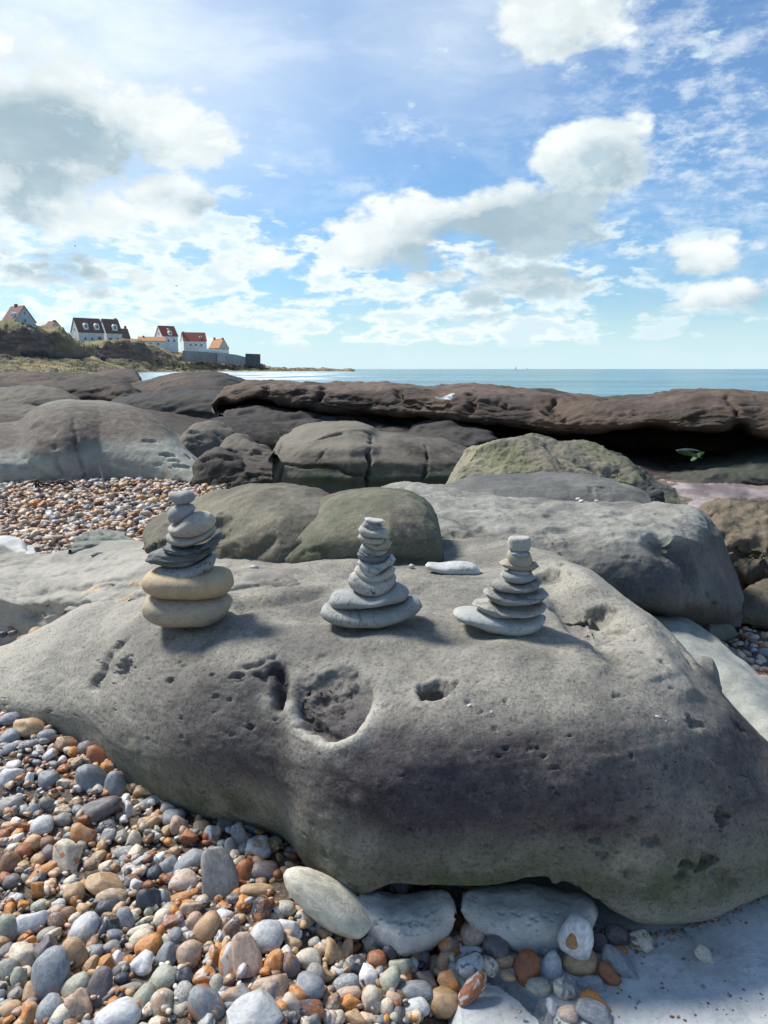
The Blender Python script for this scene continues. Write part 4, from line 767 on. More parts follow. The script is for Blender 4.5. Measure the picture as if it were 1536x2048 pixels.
for k, (tp_, bs, z0, T, mt, lb, stn, pal, (fq, am)) in enumerate(lumps):
    d = dome(tp_, bs, z0, T, step=2.5, rows=60, ex=.75); d.noise(fq * 1.6, am, 4, seed=130 + k * 7).normals(); d.noise(8, .012, 4, seed=k, gain=.6).normals()
    for j in range(14):
        a = random.uniform(tp_[1][0], tp_[-2][0]); b_ = random.uniform(min(p[1] for p in tp_) + 12, bs[0][1] - 15)
        if k < 4: d.pit(a, b_, random.uniform(.02, .05), random.uniform(.012, .03), 1.5, .6, 2, rough=.6)
    d.normals(); simple(d, 'rock', mt, lb, stain_shade=stn + .15, pale=pal, algae=.3 * (1 - sstep(d.P[..., 2], .12, .3)))
# ------------------------------------------------------------------ long overhanging ridge with the dark cave
S = {}
def rg(px, crest, sh_, mid, lip, Y, und=.9, foot=None):
    crest += 5; sh_ += 5; mid += 2
    zl = CAMZ - Y * tan_of(lip)
    S[px] = [(-.3, Y + 2.6), (.0, Y + 2.4), (float(zl) * .45, Y + 2.3), (float(zl) - .10, Y + und), (lip, Y), (mid, Y + .06), (sh_, Y + .55), (crest, Y + 1.5), (float(CAMZ - (Y + 1.5) * tan_of(crest)) - .12, Y + 2.6), (-.7, Y + 4.5)]
rg(425, 800, 803, 806, 810, 10.6, .3); rg(446, 772, 778, 786, 793, 10.6, .5); rg(470, 763, 768, 780, 798, 10.5); rg(510, 754, 760, 775, 793, 10.4); rg(560, 757, 764, 778, 800, 10.2); rg(640, 762, 770, 785, 812, 9.9); rg(720, 766, 774, 792, 818, 9.6); rg(770, 764, 774, 795, 822, 9.4)
rg(850, 770, 778, 800, 826, 9.0); rg(880, 769, 783, 806, 829, 8.9); rg(950, 767, 776, 805, 838, 8.6); rg(1020, 777, 786, 815, 848, 8.3); rg(1100, 782, 792, 825, 857, 8.0); rg(1180, 793, 803, 832, 858, 7.7); rg(1255, 800, 810, 830, 848, 7.5); rg(1310, 793, 806, 828, 846, 7.3)
rg(1380, 786, 800, 826, 853, 7.1); rg(1450, 783, 796, 822, 850, 6.9); rg(1480, 783, 796, 820, 840, 6.85); rg(1510, 783, 798, 828, 858, 6.8); rg(1560, 784, 800, 835, 872, 6.7); rg(1800, 790, 810, 850, 890, 6.4); rg(2100, 800, 830, 880, 920, 6.0)
rd = loft(S, 3.2, [4, 6, 8, 10, 26, 34, 38, 14, 8])
rd.noise(.8, .05, 3, seed=141).normals(); rd.noise(3, .025, 4, (1, 1, 2.5)).normals(); rd.strata(12, .022, .4).normals()
for pts, w, d in [([(520, 792), (525, 778), (530, 762)], .05, .16), ([(625, 806), (640, 782), (652, 765)], .04, .13), ([(790, 806), (794, 786), (790, 770)], .04, .12), ([(560, 778), (640, 786), (760, 800), (900, 812)], .04, .07), ([(1120, 838), (1090, 812), (1110, 790)], .04, .12), ([(1180, 820), (1260, 824), (1350, 812), (1420, 806)], .03, .06), ([(930, 820), (945, 800), (940, 778)], .035, .10), ([(930, 795), (990, 800), (1010, 812), (1060, 810), (1100, 818)], .03, .06), ([(1240, 850), (1260, 825), (1270, 815)], .02, -.03), ([(1340, 842), (1390, 822), (1440, 812)], .02, -.035),
                  ([(1452, 786), (1455, 800), (1470, 815), (1472, 825)], .025, .07), ([(1470, 808), (1500, 805)], .03, .04), ([(1010, 800), (1015, 815)], .02, .05), ([(900, 792), (860, 798), (800, 800)], .04, .03), ([(900, 780), (960, 776), (1020, 782)], .05, .03), ([(950, 790), (1000, 790)], .03, -.03)]: rd.line(pts, w, d, wob=.3)
rd.normals(); rd.noise(12, .006, 4, gain=.6).normals()
nr = fbm(rd.P * np.array([.9, .9, 2]), 4)
ridge = simple(rd, 'rock_ridge', M_far, 'long brown overhanging ridge of rock with a dark cave under it before the sea', 'rock', stain_shade=np.clip(.7 * sstep(nr, .05, .5), 0, 1), pale=.6 * sstep(nr, -.1, .35) * sstep(rd.P[..., 2], .55, .8), algae=.12)
# rocks under its seaward half and across the reef
far = [
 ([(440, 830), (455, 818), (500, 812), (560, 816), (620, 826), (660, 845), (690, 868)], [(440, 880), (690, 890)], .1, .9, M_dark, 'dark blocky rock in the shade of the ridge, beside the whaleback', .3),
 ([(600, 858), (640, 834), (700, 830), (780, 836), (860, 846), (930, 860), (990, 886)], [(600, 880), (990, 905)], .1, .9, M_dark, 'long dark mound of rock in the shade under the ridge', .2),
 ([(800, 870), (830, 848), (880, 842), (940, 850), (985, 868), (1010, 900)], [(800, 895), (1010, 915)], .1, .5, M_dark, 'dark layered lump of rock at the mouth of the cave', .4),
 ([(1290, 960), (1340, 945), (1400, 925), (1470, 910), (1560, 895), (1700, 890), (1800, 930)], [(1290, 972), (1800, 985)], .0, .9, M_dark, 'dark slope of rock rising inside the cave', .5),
 ([(215, 812), (240, 795), (290, 786), (360, 778), (420, 783), (470, 800), (500, 830)], [(215, 830), (500, 845)], .2, 1.2, M_dark, 'long dark grey whaleback of rock just beyond the largest dome', 1.0),
 ([(-80, 800), (0, 778), (60, 772), (110, 780), (150, 800), (170, 812)], [(-80, 830), (170, 838)], .2, 1.4, M_mid, 'pale grey brown hump of rock beyond the largest dome', .3),
 ([(-150, 818), (-60, 812), (30, 812), (90, 818), (130, 832)], [(-150, 850), (130, 855)], .15, 1.0, M_mid, 'low grey rock ledge tucked behind the largest dome', .5),
 ([(300, 800), (330, 775), (380, 762), (430, 760), (455, 775), (470, 805)], [(300, 835), (470, 840)], .15, 1.3, M_far, 'brown rock hump below the end of the long ridge', .5),
 ([(360, 800), (380, 760), (395, 752), (430, 748), (455, 752), (480, 765), (520, 800)], [(360, 830), (520, 830)], .15, 1.2, M_dark, 'dark faced knoll of rock at the end of the long ridge', .8),
 ([(240, 775), (280, 765), (330, 752), (380, 743), (420, 742), (455, 750), (490, 762), (530, 785)], [(240, 792), (530, 800)], .3, 2.6, M_far, 'broad brown reef rock beyond the dark faced knoll', .4),
 ([(-60, 780), (20, 762), (100, 756), (180, 752), (240, 758), (270, 775), (290, 790)], [(-60, 795), (290, 805)], .3, 2.2, M_far, 'long brown reef rock across the middle of the flat', .35),
 ([(-120, 765), (-20, 748), (60, 744), (120, 746), (200, 750), (240, 762), (250, 770)], [(-120, 772), (250, 778)], .45, 3.2, M_far, 'flat topped dark reef rock nearest the weedy foreshore', .5),
 ([(165, 762), (185, 747), (210, 740), (240, 738), (268, 740), (280, 752), (286, 765)], [(165, 770), (286, 775)], .4, 3.0, M_far, 'small square reef rock on the skyline above the surf', .6),
 ([(-260, 790), (-140, 770), (-40, 764), (30, 768), (70, 780), (90, 792)], [(-260, 800), (90, 806)], .3, 2.0, M_far, 'low rounded reef rock at the landward end of the flat', .5),
 ([(1170, 800), (1210, 797), (1260, 792), (1300, 790), (1340, 788), (1360, 800)], [(1170, 812), (1360, 812)], .3, 1.5, M_dark, 'dark weed covered rock just showing beyond the long ridge', .2),
]
for k, (tp_, bs, z0, T, mt, lb, stn) in enumerate(far):
    d = dome(tp_, bs, z0, T, step=2.6, rows=54, ex=.72, n=2.6); d.noise(.9, .05 if k != 12 else .02, 4, seed=160 + k * 5).normals(); d.noise(4, .016, 4, (1, 1, 2.2), seed=k, gain=.6).normals()
    d.strata(10 if k < 3 else 7, .035, .5, (.05, .1), seed=k).normals()
    simple(d, 'reef_rock', mt, lb, stain_shade=(.25 + stn) * (.7 + fbm(d.P * .8, 3)), pale=.3 if k in (5, 6) else 0, algae=.4 if k in (3, 14) else .05, group='reef rocks between the beach and the sea')
rf = g  # the reef floor under them
S = {}
for px in (-900, -300, 0, 300, 700, 1200, 2200):
    S[px] = [(-.15, 6.2), (.02, 7.0), (.16 if px < 1000 else .0, 9.0), (.30 if px < 500 else .02, 12.0), (.30 if px < 500 else -.1, 17.0), (-.05, 24.0), (-1.0, 32.0)]
fr_ = loft(S, 8, [6, 20, 24, 24, 20, 10]); fr_.noise(.9, .07, 5, seed=201).normals(); fr_.noise(4, .02, 4).normals()
fr_.att['stain_shade'] = .6 * np.ones(fr_.P.shape[:2]); tag(fr_.build('reef_floor', M_far), kind='structure', label='brown rock floor of the reef')
# ------------------------------------------------------------------ pale rocks under the foot of the main boulder, flat bedrock
ra = dome([(712, 1812), (722, 1796), (745, 1797), (790, 1812), (845, 1805), (885, 1794), (900, 1806), (908, 1830)], [(712, 1814), (735, 1845), (770, 1870), (810, 1880), (860, 1868), (890, 1850), (908, 1834)], None, .06, step=1.6, rows=60, ex=.8, n=1.9, under=.9, Yb=[(712, 1.29), (800, 1.245), (908, 1.28)], sink=.02)
ra.noise(8, .008, 3, seed=211).normals(); ra.noise(40, .0016, 3).normals()
for k in range(26): ra.pit(random.uniform(740, 880), random.uniform(1815, 1868), random.uniform(.003, .006), .004, 1.3, .8, 2, rough=.7)
simple(ra.normals(), 'pale_rock', M_pale, 'pale grey rock at the foot of the cairn boulder beside the big smooth oval stone', algae=.25 * sstep(ra.P[..., 2], -.03, .0))
rb2 = dome([(922, 1815), (930, 1797), (975, 1795), (1050, 1792), (1130, 1798), (1180, 1806), (1196, 1826)], [(922, 1818), (945, 1840), (990, 1860), (1050, 1874), (1085, 1878), (1150, 1866), (1180, 1848), (1196, 1830)], None, .065, step=1.8, rows=60, ex=.8, n=1.9, under=.9, Yb=[(922, 1.29), (1060, 1.25), (1196, 1.285)], sink=.02)
rb2.noise(7, .008, 3, seed=221).normals(); rb2.noise(40, .0016, 3).normals()
for k in range(22): rb2.pit(random.uniform(940, 1170), random.uniform(1815, 1868), random.uniform(.003, .005), .004, 1.3, .8, 2, rough=.7)
simple(rb2.normals(), 'pale_rock', M_pale, 'pale wedge of rock under the cairn boulder behind the white egg stone', algae=.3 * sstep(rb2.P[..., 2], -.04, .0))
bx = np.linspace(-.05, 1.9, 300); by = np.linspace(.55, 1.75, 200); BX, BY = np.meshgrid(bx, by)
BZ = bed_z(BX, BY)
bk = Rock(np.stack([BX, BY, BZ], -1))
bk.line([(960, 1925), (1010, 1945), (1060, 1975), (1100, 2020), (1115, 2060)], .008, .03, wob=.2, taper=False).normals()
bk.push(-.012 * (bk.uv[0] < 1000 + (bk.uv[1] - 1930) * .9) * sstep(bk.uv[1], 1930, 1960)).normals()
for pts in [[(1340, 1848), (1360, 1880), (1372, 1895)], [(1358, 1846), (1380, 1872)], [(1390, 1992), (1402, 2000), (1408, 2006)], [(1440, 1905), (1462, 1908)], [(1520, 1908), (1526, 1930)]]: bk.line(pts, .004, .005, wob=.6)
for k in range(60): bk.pit(random.uniform(960, 1530), random.uniform(1860, 2046), random.uniform(.002, .005), random.uniform(.001, .004), random.uniform(.8, 2), random.uniform(.5, 1), 2, rough=.8)
bk.normals(); bk.noise(14, .002, 4).normals()
bk.att['stain_shade'] = np.clip(.5 * sstep(fbm(bk.P * 4, 4), .15, .6), 0, 1)
tag(bk.build('bedrock_pavement', M_bed, origin=np.array([.5, 1.1, -.07])), kind='structure', label='flat pale bluish bedrock at the foot of the cairn boulder')
# small layered rock and pale lumps at the edge of the pebbles
ly = dome([(140, 1100), (148, 1082), (175, 1072), (205, 1068), (240, 1072), (262, 1084), (272, 1096)], [(140, 1108), (272, 1100)], .30, .16, step=2, rows=40, ex=.6, Yb=[(140, 2.72), (272, 2.76)])
ly.noise(8, .012, 3, seed=231).normals(); ly.strata(60, .012, .5).normals(); ly.line([(150, 1098), (190, 1094), (250, 1086)], .010, .02, wob=.4); simple(ly.normals(), 'rock', M_toe, 'small layered greenish rock lying on the pale shelf beside the pebbles', stain_shade=.3, pale=.3)
for (tp_, bs, Yb_, lb) in [([(-60, 1095), (-30, 1080), (10, 1078), (40, 1084), (56, 1098), (60, 1110)], [(-60, 1115), (60, 1115)], [(-60, 2.95), (60, 2.92)], 'pale rounded lump of rock at the edge of the pebbles'), ([(48, 1112), (56, 1100), (68, 1102), (76, 1115)], [(48, 1118), (76, 1118)], [(48, 2.85), (76, 2.85)], 'small pale knob of rock beside the pale rounded lump')]:
    d = dome(tp_, bs, .28, .12, step=1.5, rows=30, Yb=Yb_); d.noise(8, .01, 3, seed=3).normals(); simple(d, 'rock', M_pale, lb)
# ------------------------------------------------------------------ balanced stones
def stone_mat(name, c1, c2, s=1.0, pits=.4, streak=0.0, bump=.8, dark=(.07, .07, .07)):
    m, t, b = new_mat(name); v = coords(t); oi = t.add('ShaderNodeObjectInfo').outputs['Random']
    v = t.vec('ADD', v, t.add('ShaderNodeCombineXYZ', {0: t.math('MULTIPLY', oi, 37.0), 1: t.math('MULTIPLY', oi, 11.0)}).outputs[0])
    n1 = t.noise(v, 16 * s, 6, .6, .4); n2 = t.noise(v, 75 * s, 7, .75); n3 = t.noise(v, 230 * s, 3, .6); n4 = t.noise(t.vec('MULTIPLY', v, (12, 12, 150)), 1.0, 5, .65, .6)
    c = t.mix(t.ss(n1, .35, .65), c1, c2)
    c = t.mix(t.math('MULTIPLY', t.math('FRACT', t.math('MULTIPLY', oi, 7.31)), .7), c, t.vec('MULTIPLY', c, (1.16, 1.04, .84))); c = t.vec('MULTIPLY', c, t.add('ShaderNodeCombineXYZ', {k_: t.math('ADD', .84, t.math('MULTIPLY', t.math('FRACT', t.math('MULTIPLY', oi, 13.7)), .32)) for k_ in range(3)}).outputs[0])
    c = t.mix(t.ss(t.math('ABSOLUTE', t.math('SUBTRACT', t.noise(v, 9 * s, 4, .6, .8), .5)), .003, .012, t.math('MULTIPLY', t.math('FRACT', t.math('MULTIPLY', oi, 3.3)), .55), 0), c, dark)
    c = t.mix(t.math('MULTIPLY', t.ss(n2, .55, .63), pits), c, dark); c = t.mix(t.math('MULTIPLY', t.ss(n3, .54, .64), pits * .9), c, t.vec('MULTIPLY', c, (.45, .45, .46)))
    if streak: c = t.mix(t.math('MULTIPLY', t.ss(n4, .48, .62), streak), c, t.vec('MULTIPLY', c, (.4, .42, .45)))
    h = t.math('ADD', t.math('MULTIPLY', n2, .0022), t.math('MULTIPLY', n3, .0008))
    if streak: h = t.math('ADD', h, t.math('MULTIPLY', n4, .006 * streak))
    bp = t.add('ShaderNodeBump', {'Height': h, 'Strength': bump, 'Distance': 1.0})
    t.set(b, 'Base Color', c); t.set(b, 'Roughness', .8); t.set(b, 'Specular IOR Level', .3); t.set(b, 'Normal', bp.outputs[0]); return m
MS = {'tan': stone_mat('stone_tan', (.50, .41, .285), (.41, .335, .235), 1, .25), 'tangrey': stone_mat('stone_tan_grey', (.49, .43, .33), (.40, .36, .285), 1, .3),
      'blue': stone_mat('stone_blue_grey', (.40, .415, .40), (.31, .33, .325), 1, .2), 'pale': stone_mat('stone_pale', (.44, .435, .40), (.36, .36, .345), 1, .3),
      'speck': stone_mat('stone_speckled', (.42, .42, .39), (.30, .31, .31), 1.1, .95, 0, .9), 'slate': stone_mat('stone_slate', (.235, .25, .25), (.165, .18, .185), 1, .4, .8, .9),
      'palegreen': stone_mat('stone_pale_green', (.46, .45, .40), (.37, .37, .335), 1, .25), 'pslate': stone_mat('stone_pale_slate', (.40, .405, .39), (.28, .295, .295), 1, .5, .6, .9),
      'brown': stone_mat('stone_brown', (.36, .315, .25), (.27, .24, .20), 1, .3, .3), 'white': stone_mat('stone_chalky', (.50, .51, .48), (.41, .43, .42), 1, .35)}
CROP = {'D': (240, 960, 3.339), 'E': (600, 1000, 2.844), 'A': (0, 1380, 2.56), 'B': (500, 1680, 2.56), 'C': (1000, 1500, 2.866), 'X': (0, 0, 1.0), 'H': (1360, 1100, 7.875)}
def stone(crop, top, bot, Yc, mat, label, group, dr=.8, sq=2.2, nz=.06, slate=0.0, lean=0.0, pits=0):
    ox, oy, k = CROP[crop]; cv = lambda L: (np.array([ox + p[0] / k for p in L]), np.array([oy + p[1] / k for p in L]))
    tx, ty = cv(top); bx_, by_ = cv(bot); xl, xr = tx[0], tx[-1]
    N = 64; M = 48; u = np.linspace(0, math.pi, N); cols = xl + (xr - xl) * (1 - np.cos(u)) / 2
    T = pchip(tx, ty, cols); B = pchip(bx_, by_, cols); B = np.maximum(B, T + .05)
    s = (cols - xl) / (xr - xl); env = np.clip(1 - np.abs(2 * s - 1) ** 2.3, 0, 1) ** (1 / 2.3); sc_ = Yc / cp / F      # metres per pixel
    half = (xr - xl) / 2; Dp = half * dr * np.maximum(env, .01); hh = (B - T) / 2; mid = (B + T) / 2
    ang = math.atan(tan_of(mid.mean())); cc = np.sqrt(np.maximum(hh ** 2 - (Dp * math.sin(ang) * .85) ** 2, (.42 * hh) ** 2)) / math.cos(ang)
    th = np.linspace(0, 2 * math.pi, M, endpoint=False); ct, sn = np.cos(th), np.sin(th)
    cy_ = -np.sign(ct) * np.abs(ct) ** (2 / sq) ; cz_ = np.sign(sn) * np.abs(sn) ** (2 / sq)
    P0 = at_Y(cols, mid, Yc)
    X = np.repeat(P0[:, 0][:, None], M, 1); Y = Yc + Dp[:, None] * sc_ * cy_[None, :]; Z = P0[:, 2][:, None] + cc[:, None] * sc_ * cz_[None, :] + lean * Dp[:, None] * sc_ * cy_[None, :]
    V = np.stack([X, Y, Z], -1); c0 = V.reshape(-1, 3).mean(0); R_ = half * sc_
    out = V - c0; L = np.linalg.norm(out, axis=-1, keepdims=True); nrm = out / np.maximum(L, 1e-6); nrm = nrm * np.array([.5, .5, 1]); sd_ = RNG.uniform(0, 50)
    d = nz * R_ * fbm(V / R_ * 1.4 + sd_, 3) * .5 + .012 * R_ * fbm(V / R_ * 6 + sd_, 3)
    if slate:
        zz_ = (V[..., 2] - (P0[:, 2][:, None])) / (hh.max() * sc_); ly_ = fbm(np.stack([zz_ * 3.2 + .5 * fbm(V / R_ * 1.5, 2), zz_ * 0 + sd_, V[..., 0] / R_ * .5], -1), 3, .6); d = d + slate * R_ * ly_
        nrm2 = np.stack([np.zeros_like(X), np.broadcast_to(cy_[None, :], X.shape), np.zeros_like(X)], -1); V = V + nrm2 * (slate * R_ * ly_)[..., None] * .6
    for _ in range(pits):
        i, j = RNG.integers(8, N - 8), RNG.integers(0, M); q = np.linalg.norm(V - V[i, j], axis=-1) / (R_ * RNG.uniform(.05, .11)); d = d - R_ * .03 * np.clip(1 - q * q, 0, 1)
    V = V + nrm * (d * np.minimum(1, hh[:, None] * 3 / max(hh.max(), 1e-6)))[..., None]
    i = np.arange(N * M).reshape(N, M); j = np.roll(i, -1, 1)
    Fc = np.stack([i[:-1], i[1:], j[1:], j[:-1]], -1).reshape(-1, 4)
    org = np.array([c0[0], Yc, V[..., 2].min()])
    me = mesh_from('balanced_stone', V.reshape(-1, 3) - org, Fc)
    o = link('balanced_stone', me, mat, tuple(org)); tag(o, label, 'stone', group); return o
Y1 = mb.hit(375, 1238)[1]; Y2 = mb.hit(735, 1240)[1]; Y3 = mb.hit(1000, 1250)[1]
g1, g2, g3 = 'stones of the tan based stack', 'stones of the grey middle stack', 'stones of the stack with the square cap stone'
stone('D', [(158, 840), (178, 790), (210, 755), (330, 735), (560, 735), (690, 755), (735, 785), (750, 820)], [(158, 840), (180, 895), (230, 940), (310, 966), (430, 972), (560, 972), (640, 947), (715, 895), (750, 820)], Y1, MS['tangrey'], 'thick greyish tan base stone of the tan based stack', g1, .8, 2.4, .05, pits=3)
stone('D', [(152, 690), (165, 640), (200, 600), (260, 578), (400, 570), (560, 575), (660, 580), (715, 595), (738, 640), (756, 705)], [(152, 690), (175, 728), (240, 763), (340, 788), (500, 790), (640, 780), (730, 742), (756, 705)], Y1, MS['tan'], 'warm tan second stone with a lip crack, lying on the greyish tan base', g1, .76, 2.4, .06, pits=2)
stone('D', [(258, 585), (285, 570), (340, 568), (450, 555), (560, 520), (620, 490), (642, 510)], [(258, 585), (280, 640), (320, 674), (390, 688), (480, 672), (560, 630), (620, 580), (642, 510)], Y1 - .01, MS['speck'], 'mottled blue grey stone with dark pits, tilted on the warm tan stone', g1, .72, 2.2, .05, pits=4)
stone('D', [(173, 530), (200, 490), (290, 455), (400, 450), (520, 440), (630, 400), (658, 430)], [(173, 530), (190, 548), (250, 558), (330, 574), (430, 587), (520, 560), (600, 500), (658, 430)], Y1 + .005, MS['slate'], 'lower dark slate with a long pointed tip, jutting from the tan based stack', g1, .62, 2.0, .05, slate=.12)
stone('D', [(293, 455), (320, 430), (430, 438), (540, 425), (620, 380), (660, 356), (685, 385)], [(293, 455), (310, 478), (380, 502), (450, 500), (560, 470), (640, 432), (685, 385)], Y1 - .005, MS['slate'], 'upper flaky dark slate, slanting above the pointed slate', g1, .6, 2.0, .05, slate=.12)
stone('D', [(312, 385), (325, 350), (380, 355), (480, 360), (560, 340), (630, 308), (642, 335)], [(312, 385), (325, 410), (370, 436), (430, 445), (520, 427), (600, 390), (642, 335)], Y1, MS['blue'], 'smooth blue grey wedge between the flaky slate and the big pale oval', g1, .72, 2.1, .04)
stone('D', [(324, 335), (335, 300), (390, 285), (440, 245), (490, 215), (545, 206), (600, 220), (638, 270)], [(324, 335), (350, 362), (400, 380), (470, 388), (560, 368), (618, 325), (638, 270)], Y1, MS['pale'], 'big pale oval stone third from the top of the tan based stack', g1, .82, 2.1, .03)
stone('D', [(317, 245), (328, 200), (370, 170), (430, 155), (480, 160), (503, 190)], [(317, 245), (335, 280), (380, 295), (430, 272), (480, 230), (503, 190)], Y1, MS['blue'], 'egg shaped blue grey stone second from the top of the tan based stack', g1, .8, 2.1, .03)
stone('D', [(323, 95), (345, 78), (400, 76), (450, 68), (485, 82), (503, 112)], [(323, 95), (335, 120), (360, 145), (390, 166), (440, 160), (485, 143), (503, 112)], Y1, MS['blue'], 'lumpy grey top stone with a small nose, crowning the tan based stack', g1, .75, 2.2, .06)
stone('E', [(116, 640), (128, 603), (165, 580), (260, 580), (440, 575), (560, 560), (630, 545), (675, 562), (696, 600)], [(116, 640), (140, 676), (200, 703), (300, 720), (430, 720), (560, 692), (650, 655), (696, 600)], Y2, MS['blue'], 'long smooth grey base stone with a small hole at one end, under the middle stack', g2, .62, 2.2, .03)
stone('E', [(162, 575), (180, 535), (230, 508), (300, 500), (400, 510), (500, 485), (545, 467), (600, 488), (623, 525)], [(162, 575), (185, 605), (240, 617), (300, 616), (400, 607), (500, 592), (590, 572), (623, 525)], Y2, MS['blue'], 'smooth grey second stone lying on the long grey base of the middle stack', g2, .66, 2.2, .04)
stone('E', [(271, 458), (285, 422), (320, 405), (390, 425), (470, 425), (535, 415), (549, 440)], [(271, 458), (285, 490), (320, 520), (380, 546), (440, 551), (500, 526), (535, 485), (549, 440)], Y2, MS['speck'], 'coarsely pitted speckled stone, third from the bottom of the middle stack', g2, .8, 2.2, .05, pits=6)
stone('E', [(308, 395), (325, 372), (390, 395), (450, 395), (520, 368), (544, 390)], [(308, 395), (325, 432), (370, 462), (420, 471), (480, 456), (530, 425), (544, 390)], Y2, MS['palegreen'], 'plain greenish grey stone on the coarsely pitted one', g2, .78, 2.2, .03)
stone('E', [(327, 350), (345, 332), (410, 345), (480, 335), (520, 308), (544, 335)], [(327, 350), (350, 405), (390, 437), (415, 441), (450, 415), (500, 380), (530, 362), (544, 335)], Y2 - .006, MS['blue'], 'three cornered grey stone whose point hangs down in the middle stack', g2, .7, 2.1, .05)
stone('E', [(324, 308), (345, 275), (400, 290), (460, 298), (500, 292), (512, 322)], [(324, 308), (345, 345), (400, 364), (450, 362), (490, 350), (512, 322)], Y2, MS['slate'], 'dark layered stone halfway up the middle stack', g2, .75, 2.2, .05, slate=.10)
stone('E', [(342, 268), (360, 246), (420, 262), (480, 275), (498, 295)], [(342, 268), (365, 305), (410, 320), (465, 317), (498, 295)], Y2, MS['palegreen'], 'pale stone resting on the dark layered one of the middle stack', g2, .8, 2.2, .03)
stone('E', [(360, 235), (390, 225), (440, 240), (490, 218), (524, 242)], [(360, 235), (390, 272), (440, 286), (500, 277), (524, 242)], Y2, MS['tangrey'], 'slightly tan stone sticking out above the pale one of the middle stack', g2, .8, 2.2, .03)
stone('E', [(329, 208), (345, 188), (410, 200), (470, 212), (488, 232)], [(329, 208), (350, 240), (400, 254), (455, 254), (488, 232)], Y2, MS['palegreen'], 'pale oval stone fourth from the top of the middle stack', g2, .8, 2.2, .03)
stone('E', [(331, 165), (350, 142), (410, 155), (480, 158), (509, 188)], [(331, 165), (345, 197), (400, 213), (470, 216), (509, 188)], Y2, MS['palegreen'], 'broader pale oval stone third from the top of the middle stack', g2, .8, 2.2, .03)
stone('E', [(352, 138), (375, 115), (420, 122), (462, 128), (470, 150)], [(352, 138), (368, 165), (405, 178), (450, 174), (470, 150)], Y2, MS['speck'], 'small pitted grey stone under the flat top flake of the middle stack', g2, .8, 2.2, .04)
stone('E', [(366, 104), (385, 98), (430, 104), (470, 109), (484, 120)], [(366, 104), (380, 122), (420, 134), (460, 130), (484, 120)], Y2, MS['white'], 'thin pale flake crowning the middle stack', g2, .8, 2.2, .04)
stone('E', [(872, 642), (890, 617), (960, 606), (1080, 610), (1250, 640), (1350, 635), (1395, 660)], [(872, 642), (895, 682), (980, 712), (1080, 748), (1200, 768), (1290, 757), (1365, 716), (1395, 660)], Y3, MS['blue'], 'blue grey keel shaped base stone with a pointed end, under the square capped stack', g3, .62, 2.2, .04)
stone('E', [(981, 590), (1005, 566), (1070, 560), (1150, 578), (1270, 585), (1370, 570), (1401, 595)], [(981, 590), (1030, 628), (1110, 662), (1240, 662), (1360, 642), (1401, 595)], Y3, MS['pslate'], 'streaky slate lying on the keel shaped base stone', g3, .66, 2.1, .05, slate=.08)
stone('E', [(1041, 525), (1065, 500), (1150, 505), (1300, 510), (1385, 500), (1412, 532)], [(1041, 525), (1085, 570), (1160, 598), (1260, 594), (1370, 568), (1412, 532)], Y3, MS['pslate'], 'wide grey stone third from the bottom of the square capped stack', g3, .68, 2.2, .04, slate=.02)
stone('E', [(1066, 468), (1095, 455), (1160, 448), (1250, 460), (1345, 438), (1370, 470)], [(1066, 468), (1100, 503), (1160, 524), (1240, 527), (1335, 508), (1370, 470)], Y3, MS['pslate'], 'pale ragged flake with notched ends, fourth from the bottom of the square capped stack', g3, .68, 2.0, .08, slate=.04)
stone('E', [(1141, 425), (1160, 400), (1220, 398), (1310, 405), (1339, 438)], [(1141, 425), (1175, 462), (1230, 476), (1305, 464), (1339, 438)], Y3, MS['blue'], 'smooth grey oval on the pale ragged flake', g3, .8, 2.2, .03)
stone('E', [(1184, 395), (1210, 386), (1270, 388), (1319, 405)], [(1184, 395), (1210, 422), (1260, 433), (1319, 405)], Y3, MS['blue'], 'small flat blue grey stone squeezed under the wide brown flake', g3, .8, 2.2, .03)
stone('E', [(1134, 358), (1175, 332), (1250, 340), (1330, 338), (1360, 375)], [(1134, 358), (1165, 385), (1230, 399), (1310, 400), (1360, 375)], Y3 + .01, MS['brown'], 'wide thin brown flake with sharp edges in the square capped stack', g3, .72, 2.0, .05, slate=.03)
stone('E', [(1177, 310), (1192, 282), (1240, 300), (1300, 293), (1324, 345)], [(1177, 310), (1188, 352), (1220, 377), (1265, 386), (1305, 376), (1324, 345)], Y3 - .004, MS['palegreen'], 'tilted rounded grey stone on the wide brown flake', g3, .8, 2.2, .04)
stone('E', [(1194, 300), (1220, 284), (1270, 286), (1306, 300)], [(1194, 300), (1220, 323), (1260, 330), (1306, 300)], Y3 - .01, MS['blue'], 'small pad of grey stone under the square cap stone', g3, .8, 2.2, .03)
stone('E', [(1182, 240), (1188, 216), (1225, 206), (1295, 207), (1309, 216), (1312, 245)], [(1182, 240), (1188, 277), (1240, 291), (1300, 288), (1309, 278), (1312, 245)], Y3 - .004, MS['white'], 'square pale cap stone on top of its stack', g3, .8, 4.2, .03)
Y4 = mb.hit(905, 1140)[1]
stone('E', [(712, 372), (735, 354), (800, 358), (880, 348), (980, 360), (1034, 402)], [(712, 372), (750, 402), (830, 424), (930, 430), (1005, 426), (1034, 402)], Y4, MS['white'], 'loose flat chalky stone lying between the middle stack and the square capped stack', 'loose stones on the boulder', .5, 2.4, .07, pits=10)

